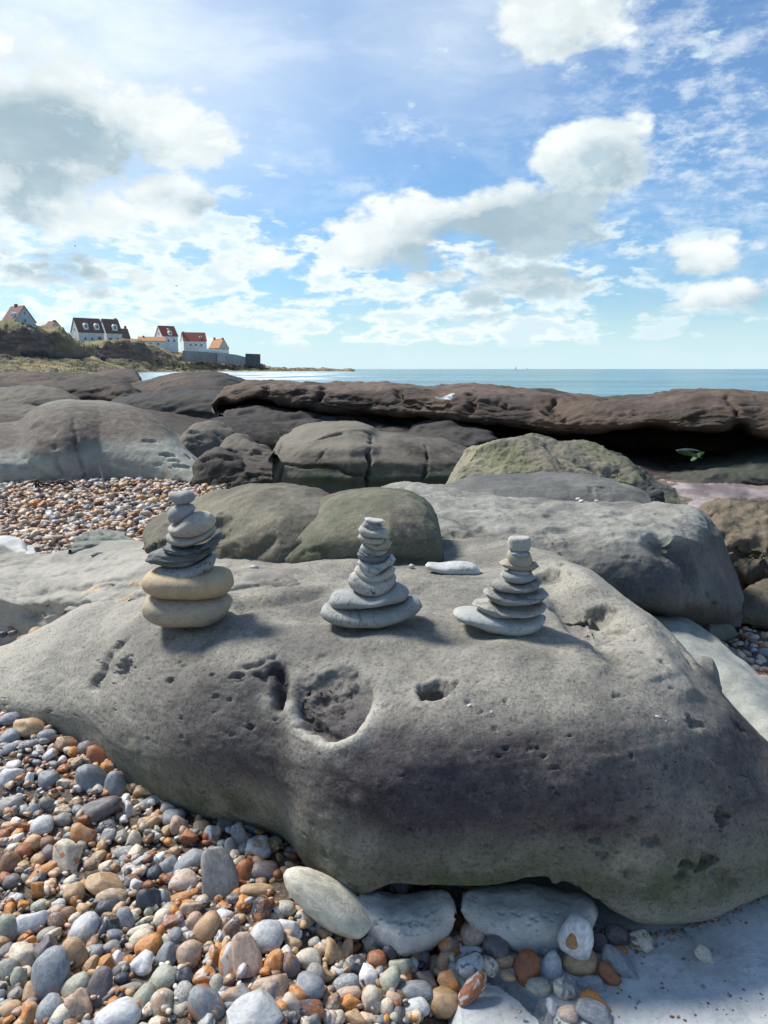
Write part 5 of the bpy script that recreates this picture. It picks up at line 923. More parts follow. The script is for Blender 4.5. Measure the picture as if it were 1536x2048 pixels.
# ------------------------------------------------------------------ pebbles: shapes and materials
def peb_shape(kind, sub, seed):
    flatc = 1.0 if sub < 4 else .25
    r = np.random.default_rng(seed); bm = bmesh.new(); bmesh.ops.create_icosphere(bm, subdivisions=sub, radius=1)
    V = np.array([v.co[:] for v in bm.verts]); Fc = np.array([[v.index for v in f.verts] for f in bm.faces]); bm.free()
    e = {'r': .95, 'l': .9, 'f': .95, 'k': 1.0, 's': .85}[kind]
    if kind != 'k': V = np.sign(V) * np.abs(V) ** e; V /= np.abs(V).max(0)
    am = {'r': .16, 'l': .20, 'f': .26, 'k': .42, 's': .14}[kind]
    N0 = V / np.linalg.norm(V, axis=1)[:, None]
    V = V + N0 * (am * flatc * fbm(V * .9 + r.uniform(0, 90, 3), 2))[:, None]
    V[:, 2] *= 1 + .25 * V[:, 0] * r.uniform(-1, 1); V[:, 1] *= 1 + .38 * V[:, 0] * r.uniform(-1, 1)
    if kind in 'fs':
        for _ in range(7 if kind == 'f' else 4):
            n = r.normal(size=3); n /= np.linalg.norm(n); d = r.uniform(.58, .82) * np.abs(V @ n).max(); x = V @ n - d; V -= np.where(x > 0, x * .93, 0)[:, None] * n
        for _ in range(2):
            c = r.normal(size=3); c /= np.linalg.norm(c); q = np.linalg.norm(V - c * .9, axis=1) / .6; V -= c * (.14 * np.clip(1 - q * q, 0, 1))[:, None]
    V += N0 * (.02 * fbm(V * 4 + seed, 2))[:, None]
    V -= (V.max(0) + V.min(0)) / 2; V /= (V.max(0) - V.min(0)) / 2
    return V.astype(np.float32), Fc
KINDS = 'rrrrllffffkks'
SH3 = [(k, *peb_shape(k, 3, 40 + i)) for i, k in enumerate(KINDS + 'rfrfkrl')]
SH2 = [(k, *peb_shape(k, 2, 40 + i)) for i, k in enumerate(KINDS)]
SH1 = [(k, *peb_shape(k, 1, 40 + i)) for i, k in enumerate(KINDS)]
def pebble_mat(name, mode, src='object'):
    m, t, b = new_mat(name)
    if src == 'object':
        v = coords(t); oi = t.add('ShaderNodeObjectInfo'); col = oi.outputs['Color']; rnd = oi.outputs['Random']
        scl = 1.0; v = t.vec('ADD', v, t.add('ShaderNodeCombineXYZ', {0: t.math('MULTIPLY', rnd, 61.0), 1: t.math('MULTIPLY', rnd, 23.0), 2: t.math('MULTIPLY', rnd, 41.0)}).outputs[0])
    else:
        v = t.vec('MULTIPLY', coords(t), (55, 55, 55)); col = t.add('ShaderNodeAttribute', attribute_name='tone').outputs['Color']; rnd = t.math('FRACT', t.math('MULTIPLY', t.add('ShaderNodeSeparateColor', {0: col}).outputs[0], 91.7)); 
    n1 = t.noise(v, 1.1, 5, .6, .6); n2 = t.noise(v, 3.2, 6, .65, .3); n3 = t.noise(v, 14, 4, .7)
    c = t.mix(t.ss(n2, .3, .7), t.vec('MULTIPLY', col, (.72, .72, .74)), t.vec('MULTIPLY', col, (1.22, 1.2, 1.18)))
    if mode == 'flint':
        rp = t.add('ShaderNodeValToRGB', {0: rnd}); cr = rp.color_ramp; cr.interpolation = 'CONSTANT'
        cols = [(.50, .45, .38), (.10, .10, .115), (.42, .17, .06), (.55, .54, .52), (.20, .21, .24), (.45, .28, .16)]
        cr.elements[0].color = (*cols[0], 1); cr.elements[1].position = 1 / 6; cr.elements[1].color = (*cols[1], 1)
        for i in range(2, 6): e = cr.elements.new(i / 6); e.color = (*cols[i], 1)
        c = t.mix(t.ss(n1, .50, .56, 0, .85), c, rp.outputs[0]); c = t.mix(t.ss(t.noise(v, 2.0, 4, .6, 1.2), .60, .66, 0, .5), c, (.52, .49, .44))
    if mode == 'speck':
        c = t.mix(t.ss(t.noise(v, 5.5, 4, .75), .50, .58, 0, .7), c, (.55, .55, .53)); c = t.mix(t.ss(n3, .56, .64, 0, .6), c, (.09, .09, .10))
    if mode == 'vein':
        wv = t.math('ABSOLUTE', t.math('SUBTRACT', n1, .5)); c = t.mix(t.ss(wv, .003, .012, .25, 0), c, (.56, .54, .50))
    c = t.mix(t.ss(n3, .57, .68, 0, .35), c, t.vec('MULTIPLY', c, (.4, .4, .42)))
    bp = t.add('ShaderNodeBump', {'Height': t.math('ADD', n3, t.math('MULTIPLY', n2, 1.5)), 'Strength': .22, 'Distance': .02})
    t.set(b, 'Base Color', c); t.set(b, 'Roughness', t.ss(n2, .3, .7, .26, .5)); t.set(b, 'Specular IOR Level', .4); t.set(b, 'Normal', bp.outputs[0]); return m
PM = {k: pebble_mat('pebble_' + k, k) for k in ('plain', 'flint', 'speck', 'vein')}
PMS = [pebble_mat('shingle_' + k, k, 'attr') for k in ('plain', 'flint', 'speck')]
TONE = {'G': ((.25, .268, .28), 'blue-grey'), 'g': ((.31, .295, .26), 'grey'), 'T': ((.50, .335, .185), 'tan'), 'R': ((.32, .125, .055), 'rust-brown'), 'O': ((.52, .23, .07), 'orange'), 'B': ((.25, .15, .09), 'brown'),
        'N': ((.06, .068, .085), 'dark navy'), 'C': ((.62, .54, .41), 'cream'), 'W': ((.68, .67, .64), 'whitish'), 'P': ((.17, .15, .15), 'dark purple-grey'), 'K': ((.52, .375, .27), 'pinkish tan'), 'V': ((.38, .38, .30), 'olive-grey'), 'Y': ((.58, .54, .42), 'pale olive'), 'L': ((.52, .53, .52), 'pale grey')}
SH3.append(('y', *peb_shape('r', 4, 40)))
MESH3 = []
for i, (k, V, Fc) in enumerate(SH3):
    me = mesh_from('pebble_form', V, Fc); me.materials.append(PM['plain']); MESH3.append(me)
BYK = {k: [i for i, s in enumerate(SH3) if s[0] == k] for k in 'rlfksy'}
EDGE_X = sorted(S0 for S0 in [0]); 
PEB = []
def put_pebble(px, py, w, h, rot, tone, kind, pat, desc=None, thick=.8, where='bank', zsurf=None, jit=.06):
    i = random.choice(BYK[kind]); me = MESH3[i]
    wpx, hpx = max(w, h), min(w, h)
    if h > w: rot = rot + 90
    Y = None; z = .0
    for _ in range(4):
        P = at_z(px, py, z); gz = max(float(ground(P[0], P[1])), float(bed_z(P[0], P[1])) if P[1] < 1.5 and P[0] > -.05 else -9) if zsurf is None else zsurf
        dep = float(depth_of(P)); b_ = hpx / 2 / F * dep; z = gz + b_ * (.62 if where == 'bank' else .72)
    P = at_z(px, py, z); a_ = wpx / 2 / F * dep; c_ = b_ * thick
    down = math.atan2(CAMZ - P[2], P[1]); tilt = down * 1.0 - .55 if where == 'bank' else .35   # flat face turned part way to the eye
    o = bpy.data.objects.new('pebble', me); COL.objects.link(o)
    # axes: ex = long axis in the view plane rotated by rot, ez = flat face normal
    r_ = R(rot); view = Vector((P[0], P[1], P[2] - CAMZ)).normalized(); right = view.cross(Vector((0, 0, 1))).normalized(); upv = right.cross(view)
    exv = right * math.cos(r_) + upv * math.sin(r_); nv = (Vector((0, 0, 1)) * .62 - view * .62)
    nv = (nv - exv * nv.dot(exv)); nv.normalize(); eyv = nv.cross(exv)
    q = Matrix((exv, eyv, nv)).transposed().to_quaternion() @ Euler((random.uniform(-jit, jit), random.uniform(-jit, jit), random.uniform(-jit, jit) * .5)).to_quaternion()
    o.rotation_mode = 'QUATERNION'; o.rotation_quaternion = q; o.location = tuple(P); o.scale = (a_ * 1.05, b_ * 1.10, c_)
    o.material_slots[0].link = 'OBJECT'; o.material_slots[0].material = PM[pat]
    c = np.array(TONE[tone][0]) * random.uniform(.88, 1.12); o.color = (*c, 1)
    PEB.append(dict(o=o, px=px, py=py, w=wpx, h=hpx, tone=tone, kind=kind, pat=pat, desc=desc, rot=rot)); return o
# ------------------------------------------------------------------ pebbles one by one: crop, x, y, width, height, turn, tone, form, pattern, own words
PL = '''A 52 150 105 68 0 G r plain
A 150 192 150 105 -20 T k plain tan knobbly pebble
A 240 235 90 72 0 G r plain
A 150 280 105 55 0 P r speck
A 45 245 110 80 20 G r plain
A 38 302 98 55 10 G l plain
A 340 280 115 82 -5 B f plain
A 440 297 92 72 15 P r plain
A 515 338 138 100 -10 R f plain broken rust-brown pebble with a fresh edge
A 550 395 72 72 0 O r plain
A 395 372 98 60 15 T r flint
A 470 455 175 125 -52 G r plain
A 590 495 100 152 0 G r vein
A 708 445 80 50 20 B f flint
A 760 512 160 82 8 T k plain lumpy tan-brown pebble against the foot of the boulder
A 766 575 168 50 18 G l plain
A 655 615 55 95 0 W f flint stubby black and white flint standing on end
A 515 610 212 115 8 P r vein large flat dark pebble sunk among smaller ones
A 250 455 102 95 0 G r plain
A 60 445 118 95 20 W k speck
A 145 478 110 42 75 W k plain white bone-shaped pebble
A 330 480 85 60 -10 C f flint
A 400 475 60 65 0 g r speck
A 55 585 128 90 8 g r plain
A 247 595 92 55 -15 N f speck
A 318 620 88 55 5 C k flint
A 390 590 65 62 0 B r plain
A 317 665 86 66 0 g r plain
A 215 697 112 98 0 L r speck
A 165 622 62 70 0 G f speck
A 100 705 122 68 -12 R f plain
A 75 765 96 52 18 W r plain
A 163 788 100 80 30 T r flint
A 100 832 120 75 -8 R r plain
A 238 785 80 70 0 B r plain
A 245 838 90 75 20 P r plain
A 430 742 132 110 -15 O f flint angular orange-tan flint with a dark crust
A 545 712 98 85 0 N k speck
A 550 760 100 66 60 g k speck
A 620 752 72 70 0 g r plain
A 685 765 75 92 0 C r plain
A 750 675 88 56 5 T r flint
A 860 610 80 66 0 C k flint
A 892 648 115 88 0 G r plain
A 915 690 92 88 0 K k plain
A 965 755 86 80 20 R f plain
A 1005 612 60 82 0 T r flint
A 1035 570 86 55 -30 g f speck
A 1125 620 96 80 0 P r flint
A 1032 710 76 88 0 T r vein
A 1085 748 110 85 58 W f flint
A 1165 690 98 84 0 P f plain
A 1310 685 130 100 -38 G r vein
A 1224 655 36 45 0 O r flint
A 1240 765 170 82 -70 g k speck curved grey mottled flint
A 1320 815 132 125 0 L k flint
A 1182 832 58 140 4 G r plain
A 1400 802 56 66 0 T r plain
A 1125 968 312 175 -84 g s vein rough slate-grey slab standing long end up
A 965 890 190 100 25 G r plain smooth blue-grey oval pebble
A 812 862 84 50 30 W r plain
A 862 900 108 80 60 G f plain
A 790 938 80 76 0 N r plain
A 722 880 112 50 8 L f plain
A 660 920 74 62 0 W f flint
A 350 850 175 140 -48 C f flint big cream and grey flint
A 210 937 165 58 20 O l plain bright orange flat pebble
A 48 890 112 122 0 B r plain
A 60 982 86 76 0 P r plain
A 935 985 142 112 18 K r speck
A 940 1055 146 50 10 O l plain
A 980 1115 122 82 0 T f flint
A 762 1082 122 128 -20 N f plain dark navy faceted flint
A 838 1070 58 92 0 G r plain
A 670 980 92 66 0 B f flint
A 535 1000 195 118 -20 T f plain
A 572 1065 150 95 -8 T r flint
A 380 1042 104 108 -20 T f plain
A 200 1020 84 96 40 O f plain
A 170 1185 172 110 12 L f vein
A 38 1225 112 150 0 V r plain
A 285 1185 76 86 0 B r speck
A 240 1257 102 70 0 g r plain
A 430 1225 168 128 40 L r flint
A 552 1112 118 82 -8 N r plain
A 555 1208 122 128 0 N f flint black, white and orange flint
A 636 1185 96 140 0 G r plain
A 428 1270 92 108 0 g r speck
A 830 1175 102 84 55 C r plain
A 875 1195 118 88 45 R f flint
A 762 1312 142 108 25 O r vein
A 885 1275 112 72 40 G r plain
A 722 1275 112 92 10 C r plain
A 712 1238 130 56 0 C k speck
A 487 1340 92 76 0 G r vein
A 570 1320 88 66 0 g r plain
A 375 1362 130 180 0 T r plain tall tan-brown pebble
A 240 1332 128 140 -20 P f plain
A 118 1360 116 150 20 C f plain
A 35 1342 90 82 0 P r plain
A 258 1482 292 172 78 G r vein large long blue-grey pebble with a glossy face
A 735 1408 110 112 20 W k plain white knobbly bone-like pebble
A 858 1365 142 104 35 G f vein
A 970 1357 122 132 0 K r plain
A 1095 1368 88 112 0 O f flint orange pebble ringed with white
A 1166 1422 86 222 0 O s flint narrow tan flint standing upright
A 1265 1388 268 140 -82 K s vein big pinkish tan angular slab of flint
A 1062 1215 160 118 48 T r flint
A 1190 1222 96 122 -20 B k flint
A 1130 1272 66 80 0 W f flint
A 1362 1265 176 148 0 L r plain broad pale grey round pebble
A 1478 1220 112 100 15 W f flint white and rust broken flint
A 1150 1160 92 78 0 W r speck white pebble peppered with black holes
A 1228 1172 62 52 0 T r plain
A 1464 1115 94 78 0 V r speck
A 1345 1125 122 122 -50 N f flint
A 1245 1096 80 92 0 O f plain
A 1345 928 154 96 -5 P r vein
A 1255 942 92 136 0 R r plain
A 1312 1028 182 72 -4 T r plain
A 830 1487 152 120 25 V r plain
A 938 1477 102 94 0 N k plain
A 1045 1472 118 90 15 O r flint
A 1110 1522 70 116 0 V r speck
A 505 1530 195 122 62 P l plain dark purple-grey flat pebble leaning on edge
A 645 1535 162 48 4 g l plain
A 392 1520 150 118 25 V r vein
A 402 1622 122 158 0 K f plain
A 730 1597 180 112 55 V r plain pale olive long pebble beside the white pebble with a brown eye
A 830 1607 112 134 0 C r flint white rounded pebble with a brown eye
A 930 1577 150 92 55 g r speck
A 1055 1612 205 150 -48 G r flint
A 1222 1572 166 108 0 G f flint
A 1392 1532 178 116 25 K f flint
A 1395 1402 152 92 58 O f flint
A 1300 1655 272 190 10 L s vein big pale grey flat slab at the edge nearest the camera
A 602 1672 222 148 0 L r plain broad pale blue-grey pebble nearest the camera
A 252 1642 150 112 42 G r vein
A 50 1640 112 90 0 T r plain
A 150 1652 100 108 0 O f flint
A 312 1672 110 96 40 C r plain
A 42 1440 92 118 0 g r plain
A 95 1490 78 130 -10 V k plain
A 1480 1402 98 98 0 R k flint
A 1500 1300 84 72 0 T r plain
A 20 740 66 60 0 R r plain
A 590 910 70 56 0 T f flint
A 620 980 70 60 30 G f plain
A 640 830 120 60 -5 g l speck
A 470 890 80 64 0 T r flint
A 545 905 76 64 30 C r plain
A 700 1000 70 62 0 W k plain
A 900 1110 60 44 0 O f plain
A 1000 1190 88 96 30 K r plain
A 760 1260 60 44 0 g r plain
A 620 1430 90 60 25 P r plain
A 540 1400 88 74 0 O f flint
A 470 1410 110 66 25 T f plain
A 600 1375 76 60 30 W f plain
A 660 1385 60 50 0 O f flint
A 620 1480 72 62 0 N r plain
A 160 1560 90 110 40 T f flint
A 80 1560 76 66 0 g r plain
A 1420 1590 60 90 0 O f flint
A 1490 1620 120 110 -20 K k flint
A 300 1100 70 60 0 W k plain
A 350 1150 72 76 0 B r plain
A 420 1130 70 70 40 T r plain
A 200 1105 84 56 10 V r plain
A 120 1105 60 66 40 O f plain
A 75 1080 90 56 10 L r speck
A 520 1250 0 0 0 g r plain
B 392 310 490 205 -35 Y y plain large smooth pale olive oval stone against the foot of the boulder
B 766 264 100 106 0 W k flint cream knobbly pebble in the dark gap under the boulder
B 852 265 62 44 15 B f plain small brown chip in the dark gap under the boulder
B 1075 376 56 50 0 P r plain
B 1066 430 60 76 0 R r plain
B 1140 480 138 122 35 K r plain pinkish tan pebble between the two pale rocks
B 1260 550 132 130 0 P r vein
B 1392 557 140 58 -3 G r plain
B 1304 622 102 60 12 T r plain
B 1225 643 100 76 -45 C r flint
B 1126 640 142 112 20 L r flint blue and white pebble with orange patches
B 1137 762 192 84 50 R r flint
B 990 826 168 138 0 T r plain smooth orange-tan round pebble at the edge of the bedrock
B 826 782 216 100 5 G r plain oblong blue-grey pebble like a bar of soap
B 845 860 150 88 3 L r plain
B 1018 722 112 100 0 O f flint
B 1016 556 100 112 0 O k flint
B 1000 622 96 92 0 T f plain
B 944 652 66 112 0 K r plain
B 876 612 84 106 0 P r vein
B 780 547 96 80 0 T r flint
B 710 580 80 84 0 N r plain
B 645 616 106 96 0 R r vein
B 612 528 76 104 0 C f speck
B 540 637 112 84 0 N f flint
B 605 700 90 124 10 W f plain
B 715 717 142 96 52 V r plain
B 420 570 102 132 20 T k plain stub shaped tan pebble like a short piece of branch
B 497 570 62 154 5 T f flint
B 295 610 132 96 0 C r speck
B 205 642 96 112 0 B r flint
B 115 637 152 78 56 O l vein
B 305 757 156 142 -20 G r plain round blue-grey pebble like a flat disc beside the white speckled one
B 485 740 148 94 12 G r speck blue-grey pebble finely speckled with white
B 370 690 122 76 -20 T f plain
B 240 797 116 92 -20 O r vein
B 108 747 178 116 25 K f flint
B 500 788 136 78 5 K r plain
B 520 840 102 80 0 O k plain bright orange pebble with a dent
B 622 822 112 136 -10 C k flint cream horned pebble
B 415 842 96 102 0 B f flint
B 285 870 192 92 -5 R k flint
B 310 916 96 72 0 G r plain
B 530 912 124 74 0 T f plain
B 600 918 96 66 0 K r vein
B 700 862 72 92 0 C r plain
B 662 922 74 46 0 G r plain
B 738 908 52 52 0 V r plain
B 385 452 96 108 -20 G f speck
B 290 400 102 92 0 C f speck
B 184 352 96 76 0 V r speck
B 895 722 152 92 -8 P f plain
B 1130 565 116 48 5 L l plain
B 735 815 90 64 -40 K r plain
B 445 920 80 84 0 C r plain
B 760 905 60 90 0 P r plain
B 560 490 60 72 0 P r plain
B 520 505 66 90 20 B f plain
B 330 528 64 56 0 g r plain
B 360 560 70 66 40 T f flint
B 330 695 90 110 -30 g r plain
B 120 690 80 50 0 B r plain
B 60 860 10 10 0 g r plain
B 660 690 50 60 0 T r plain
B 800 690 56 84 10 O r plain
B 835 640 62 70 0 L r plain
B 770 650 120 90 30 V f vein
C 440 1062 225 185 78 W r plain white egg-shaped pebble with an orange eye
C 672 1065 148 108 -35 P f vein dark glossy faceted pebble under the boulder
C 805 1100 136 124 20 C k flint knobbly grey flint with orange and white patches
C 688 1226 248 128 -35 G f vein long slate-blue angular pebble pointing at the bedrock
C 458 1216 196 138 8 T r vein
C 288 1240 166 128 76 L r vein
C 270 1150 126 104 0 G r speck
C 155 1250 186 132 72 R r plain smooth red-brown pebble among the blue ones
C 634 1294 148 98 -25 R f plain
C 220 1356 142 94 5 V r plain
C 370 1374 120 140 10 C f flint
C 520 1346 156 90 5 G f vein
C 300 1470 90 62 -52 W f plain small white chip lying in the crack of the bedrock
C 552 1446 184 84 -22 O k plain orange bent pebble on the bedrock
C 545 1508 220 126 -12 G s vein
C 390 1512 112 90 0 K r speck
C 570 1116 80 124 0 P r plain
C 688 1146 88 50 0 O r plain
C 1172 1176 120 86 -40 C f speck lone flint lying by itself on the bare bedrock
C 48 1296 84 54 -15 T r plain
C 580 1265 90 60 0 V r plain
H 1040 465 360 150 -12 G r plain big smooth blue-grey pebble under the rough tawny rock
H 950 985 260 130 -18 G l plain flat blue slate at the edge of the far small pebbles
H 1210 1020 340 90 -26 g l plain long thin grey slate beside the blue slate
H 1100 1100 180 80 5 L r plain
H 1230 575 165 92 5 K r plain
H 1300 485 90 110 40 C f plain
H 1060 585 95 55 5 O f plain
H 955 580 100 52 -5 C r plain
H 945 540 80 44 0 g r plain
H 915 360 130 70 -10 V r plain
H 940 730 100 110 50 W k plain white shell-like pebble stuck beside the green block
H 920 225 50 200 30 g l plain
H 1175 1190 90 90 0 K r plain
H 1270 1180 90 130 -10 N r plain
H 1360 1210 80 120 0 K f plain
H 970 1140 60 80 0 P r plain
H 1020 1240 110 80 20 K r plain
H 925 1285 130 100 -35 T r plain
H 790 1230 160 80 -15 B f plain
H 690 1340 220 110 -25 V f flint
H 530 1395 150 90 -30 K r plain
H 670 1490 210 90 -28 K f plain
H 1105 1265 80 56 0 C r plain
H 1170 1285 60 56 0 C r plain
H 1330 1345 120 120 30 K f plain
H 1060 1330 120 70 0 g f speck
H 1180 1370 130 90 -10 C k speck
H 1160 1460 180 120 -35 B r plain
H 1290 1500 90 90 0 O f plain
H 940 1475 110 70 10 C r plain
H 1040 1480 70 110 0 G f plain
H 840 1600 200 100 -28 G f plain
H 1120 1560 110 90 30 P k plain
H 1310 1620 180 150 20 G r vein big blue pebble among the far small ones
H 1190 1650 110 110 0 N f flint
H 1080 1640 190 80 -25 K r plain
H 970 1640 190 80 -35 K r plain
H 1090 1750 170 90 -20 K r plain
H 970 1780 130 110 -40 T f flint
H 1240 1770 100 80 0 C r plain
H 1160 1880 190 150 -10 T f flint
H 1310 1900 180 130 10 g r plain
H 1310 2010 160 90 0 C r plain
H 1210 1960 100 90 0 T r plain
H 760 1430 130 70 -20 P f flint
H 860 1420 110 60 5 T r plain
X 12 1232 22 14 10 C l plain
X 30 1258 26 18 -15 B r plain
X 20 1246 20 14 0 T r plain
X 8 1254 18 16 0 g r plain
X 38 1246 14 12 0 P r plain
X 24 1266 18 12 10 P r plain
X 6 1268 16 14 0 N r plain
X 76 1264 38 26 15 T r plain lone larger tan pebble in the pocket of the pale shelf
X 48 1276 28 14 8 B l plain
X 100 1252 26 10 10 K l plain
X 196 1110 26 12 0 N r plain dark pebble lying on the pale shelf below the layered rock
X 1156 998 10 7 0 C r plain
X 1163 1002 10 7 0 W r plain
X 1193 1002 8 6 0 W r plain
X 872 1596 0 0 0 g r plain'''
def pocket_z(px, py):
    if px < 130: return .20
    return None
for ln in PL.splitlines():
    f = ln.split(' ', 9); cr_, x, y, w, h, rot = f[0], *[float(v) for v in f[1:6]]
    if w < 15 and cr_ != 'X' or w == 0: continue
    ox, oy, k = CROP[cr_]; px, py = ox + x / k, oy + y / k; zs = None
    if cr_ == 'X':
        rk = sh if px < 300 else sl
        if py > 1225: zs = .175
        else: zs = float(rk.hit(px, py)[2]) - .004
    bed = cr_ == 'C' and px > 1060
    if bed: zs = float(bk.hit(px, py)[2]) - .004
    if len(f) > 9 and 'egg' in f[9]: zs = float(bk.hit(px, py)[2]) + .034
    th = {'l': .5, 's': .55}.get(f[7], .8)
    if cr_ == 'B' and x == 392: th = .72
    if len(f) > 9 and 'olive oval' in f[9]: zs = float(ground(*at_z(px, py, .02)[:2])) + .034
    pb = put_pebble(px, py, w / k, h / k, rot, f[6], f[7], f[8], f[9] if len(f) > 9 else None, th, 'bed' if bed else 'bank', zs)

for p_ in PEB:
    if p_['desc'] and ('orange eye' in p_['desc'] or 'brown eye' in p_['desc']):
        e_ = bpy.data.objects.new('eye_patch', MESH3[4].copy()); COL.objects.link(e_); e_.parent = p_['o']; e_.location = (-.30, .05, .80); e_.scale = (.36, .34, .16); e_.data.materials.clear(); e_.data.materials.append(flat_mat('iron_stain', (.40, .19, .06), .45, .35, 3))
# shingle that fills the bank between them: one heap of small stones
def hidden(P):
    return False
def heap(name, n, region, smin, smax, shapes, zoff, label, tones, seed, flat=.6):
    r = np.random.default_rng(seed); X, Y = region(n, r); n = len(X); s = smin + (smax - smin) * r.random(n) ** 2.2
    Z = np.maximum(ground(X, Y), np.where((X > -.05) & (Y < 1.5), bed_z(X, Y), -9)) + zoff(s, r, n); buckets = [[] for _ in range(3)]
    T = np.array([TONE[t][0] for t in tones]); ti = r.integers(0, len(tones), n); colr = T[ti] * r.uniform(.8, 1.2, (n, 1)); pi = r.choice(3, n, p=(.62, .26, .12))
    Vs, Fs, Cs, Ms, base = [], [], [], [], 0
    for i in range(n):
        k, V, Fc = shapes[r.integers(0, len(shapes))]
        q = Euler((r.normal() * .35, r.normal() * .35, r.uniform(0, 6.28))).to_matrix(); m = np.array(q)
        A = (V * (s[i] * np.array([1, r.uniform(.62, .95), r.uniform(.4, .75)]))) @ m.T + np.array([X[i], Y[i], Z[i]])
        Vs.append(A); Fs.append(Fc + base); base += len(V); Cs.append(np.repeat(colr[i][None], len(V), 0)); Ms.append(np.full(len(Fc), pi[i], np.int32))
    V = np.concatenate(Vs); org = V.mean(0); me = mesh_from(name, V - org, np.concatenate(Fs))
    for m_ in PMS: me.materials.append(m_)
    me.polygons.foreach_set('material_index', np.concatenate(Ms))
    a = me.attributes.new('tone', 'FLOAT_COLOR', 'POINT'); c4 = np.concatenate([np.concatenate(Cs), np.ones((len(V), 1))], 1).astype(np.float32); a.data.foreach_set('color', c4.ravel())
    o = link(name, me, None, tuple(org)); tag(o, label, None, None, 'stuff'); return o
def foot_px(px): return np.interp(px, [-220, 0, 70, 150, 250, 380, 540, 590, 620, 700, 800, 950], [1400, 1425, 1452, 1478, 1545, 1608, 1658, 1720, 1742, 1795, 1775, 1775])
def reg_front(n, r):
    x = r.uniform(-1.35, .42, n * 3); y = r.uniform(.70, 2.15, n * 3); z = ground(x, y); px, py = project(np.stack([x, y, z], -1))
    m = (px > -70) & (py < 2130) & (py > foot_px(px) - 12) & ((px < 880) | (py < 2000 - (px - 880) * .75)) & (px < 1010) & (x < .28)
    return x[m][:n], y[m][:n]
def reg_back(n, r):
    x = r.uniform(-5, -.5, n * 3); y = r.uniform(2.9, 6.3, n * 3); px, py = project(np.stack([x, y, ground(x, y)], -1))
    m = (px > -120) & (px < 450) & (py > 965) & (py < 1125); return x[m][:n], y[m][:n]
def reg_side(n, r):
    x = r.uniform(.7, 2.4, n * 4); y = r.uniform(1.6, 3.3, n * 4); px, py = project(np.stack([x, y, ground(x, y)], -1))
    m = (px > 1380) & (px < 1640) & (py > 1170) & (py < 1480); return x[m][:n], y[m][:n]
def reg_pocket(n, r):
    x = r.uniform(-1.6, -.9, n * 4); y = r.uniform(2.0, 2.4, n * 4); px, py = project(np.stack([x, y, np.full_like(x, .16)], -1))
    m = (px > -60) & (px < 120) & (py > 1225) & (py < 1290); return x[m][:n], y[m][:n]
mixt = 'TTTTTTOOORRBBBCCCKKKGGGggPVNWLL'
heap('shingle', 3900, reg_front, .005, .018, SH2, lambda s, r, n: -s * .1 + r.uniform(-.002, .014, n), 'small mixed brown, grey and orange shingle filling the bank between the pebbles', mixt, 5)
heap('shingle', 5200, reg_back, .012, .040, SH1, lambda s, r, n: s * .2 + r.uniform(0, .02, n), 'pinkish brown shingle beach between the pale shelf and the largest dome', 'KKTTTTTTOORBBBCCggGGPL', 6)
heap('shingle', 420, reg_side, .010, .026, SH2, lambda s, r, n: s * .1 + r.uniform(-.006, .006, n), 'small pinkish shingle beside the long pale slab', 'KKKKTTCCCCLLWgGBRO', 7)
def reg_front2(n, r):
    x = r.uniform(-2.9, -.55, n * 2); y = r.uniform(.5, 2.25, n * 2); px, py = project(np.stack([x, y, ground(x, y)], -1)); m = (px <= -60) & (px > -1500); return x[m][:n], y[m][:n]
heap('shingle', 3600, reg_front2, .007, .026, SH1, lambda s, r, n: s * .0 + r.uniform(0, .012, n), 'mixed shingle bank running on beside the cairn boulder', mixt, 15)
def reg_back2(n, r):
    x = r.uniform(-8, -1.5, n * 2); y = r.uniform(2.6, 6.6, n * 2); px, py = project(np.stack([x, y, ground(x, y)], -1)); m = (px <= -115) & (px > -1300); return x[m][:n], y[m][:n]
heap('shingle', 6500, reg_back2, .014, .045, SH1, lambda s, r, n: s * .2 + r.uniform(0, .02, n), 'brown shingle beach running on past the pale shelf', 'KKTTTTTTOORBBBCCggGGPL', 16)
def reg_side2(n, r):
    x = r.uniform(1.2, 4.6, n * 2); y = r.uniform(1.5, 4.6, n * 2); px, py = project(np.stack([x, y, ground(x, y)], -1)); m = (px >= 1630) & (px < 3300); return x[m][:n], y[m][:n]
heap('shingle', 3600, reg_side2, .012, .036, SH1, lambda s, r, n: s * .1 + r.uniform(-.004, .01, n), 'pinkish shingle running on beyond the long pale slab', 'KKKKTTCCCCLLWgGBRO', 17)
def reg_foot(n, r):
    px = r.uniform(1185, 1535, n); py = np.interp(px, [1185, 1300, 1360, 1450, 1536], [1830, 1864, 1860, 1826, 1800]) + r.exponential(9, n); k = r.random(n) < .25
    px = np.where(k, r.uniform(1000, 1530, n), px); py = np.where(k, r.uniform(1880, 2046, n), py); P = at_z(px, py, -.055); return P[:, 0], P[:, 1]
heap('grit', 420, reg_foot, .0012, .0045, SH1, lambda s, r, n: s * .3, 'dark grit and tiny chips gathered along the foot of the cairn boulder', 'BPNgTRgPB', 8)
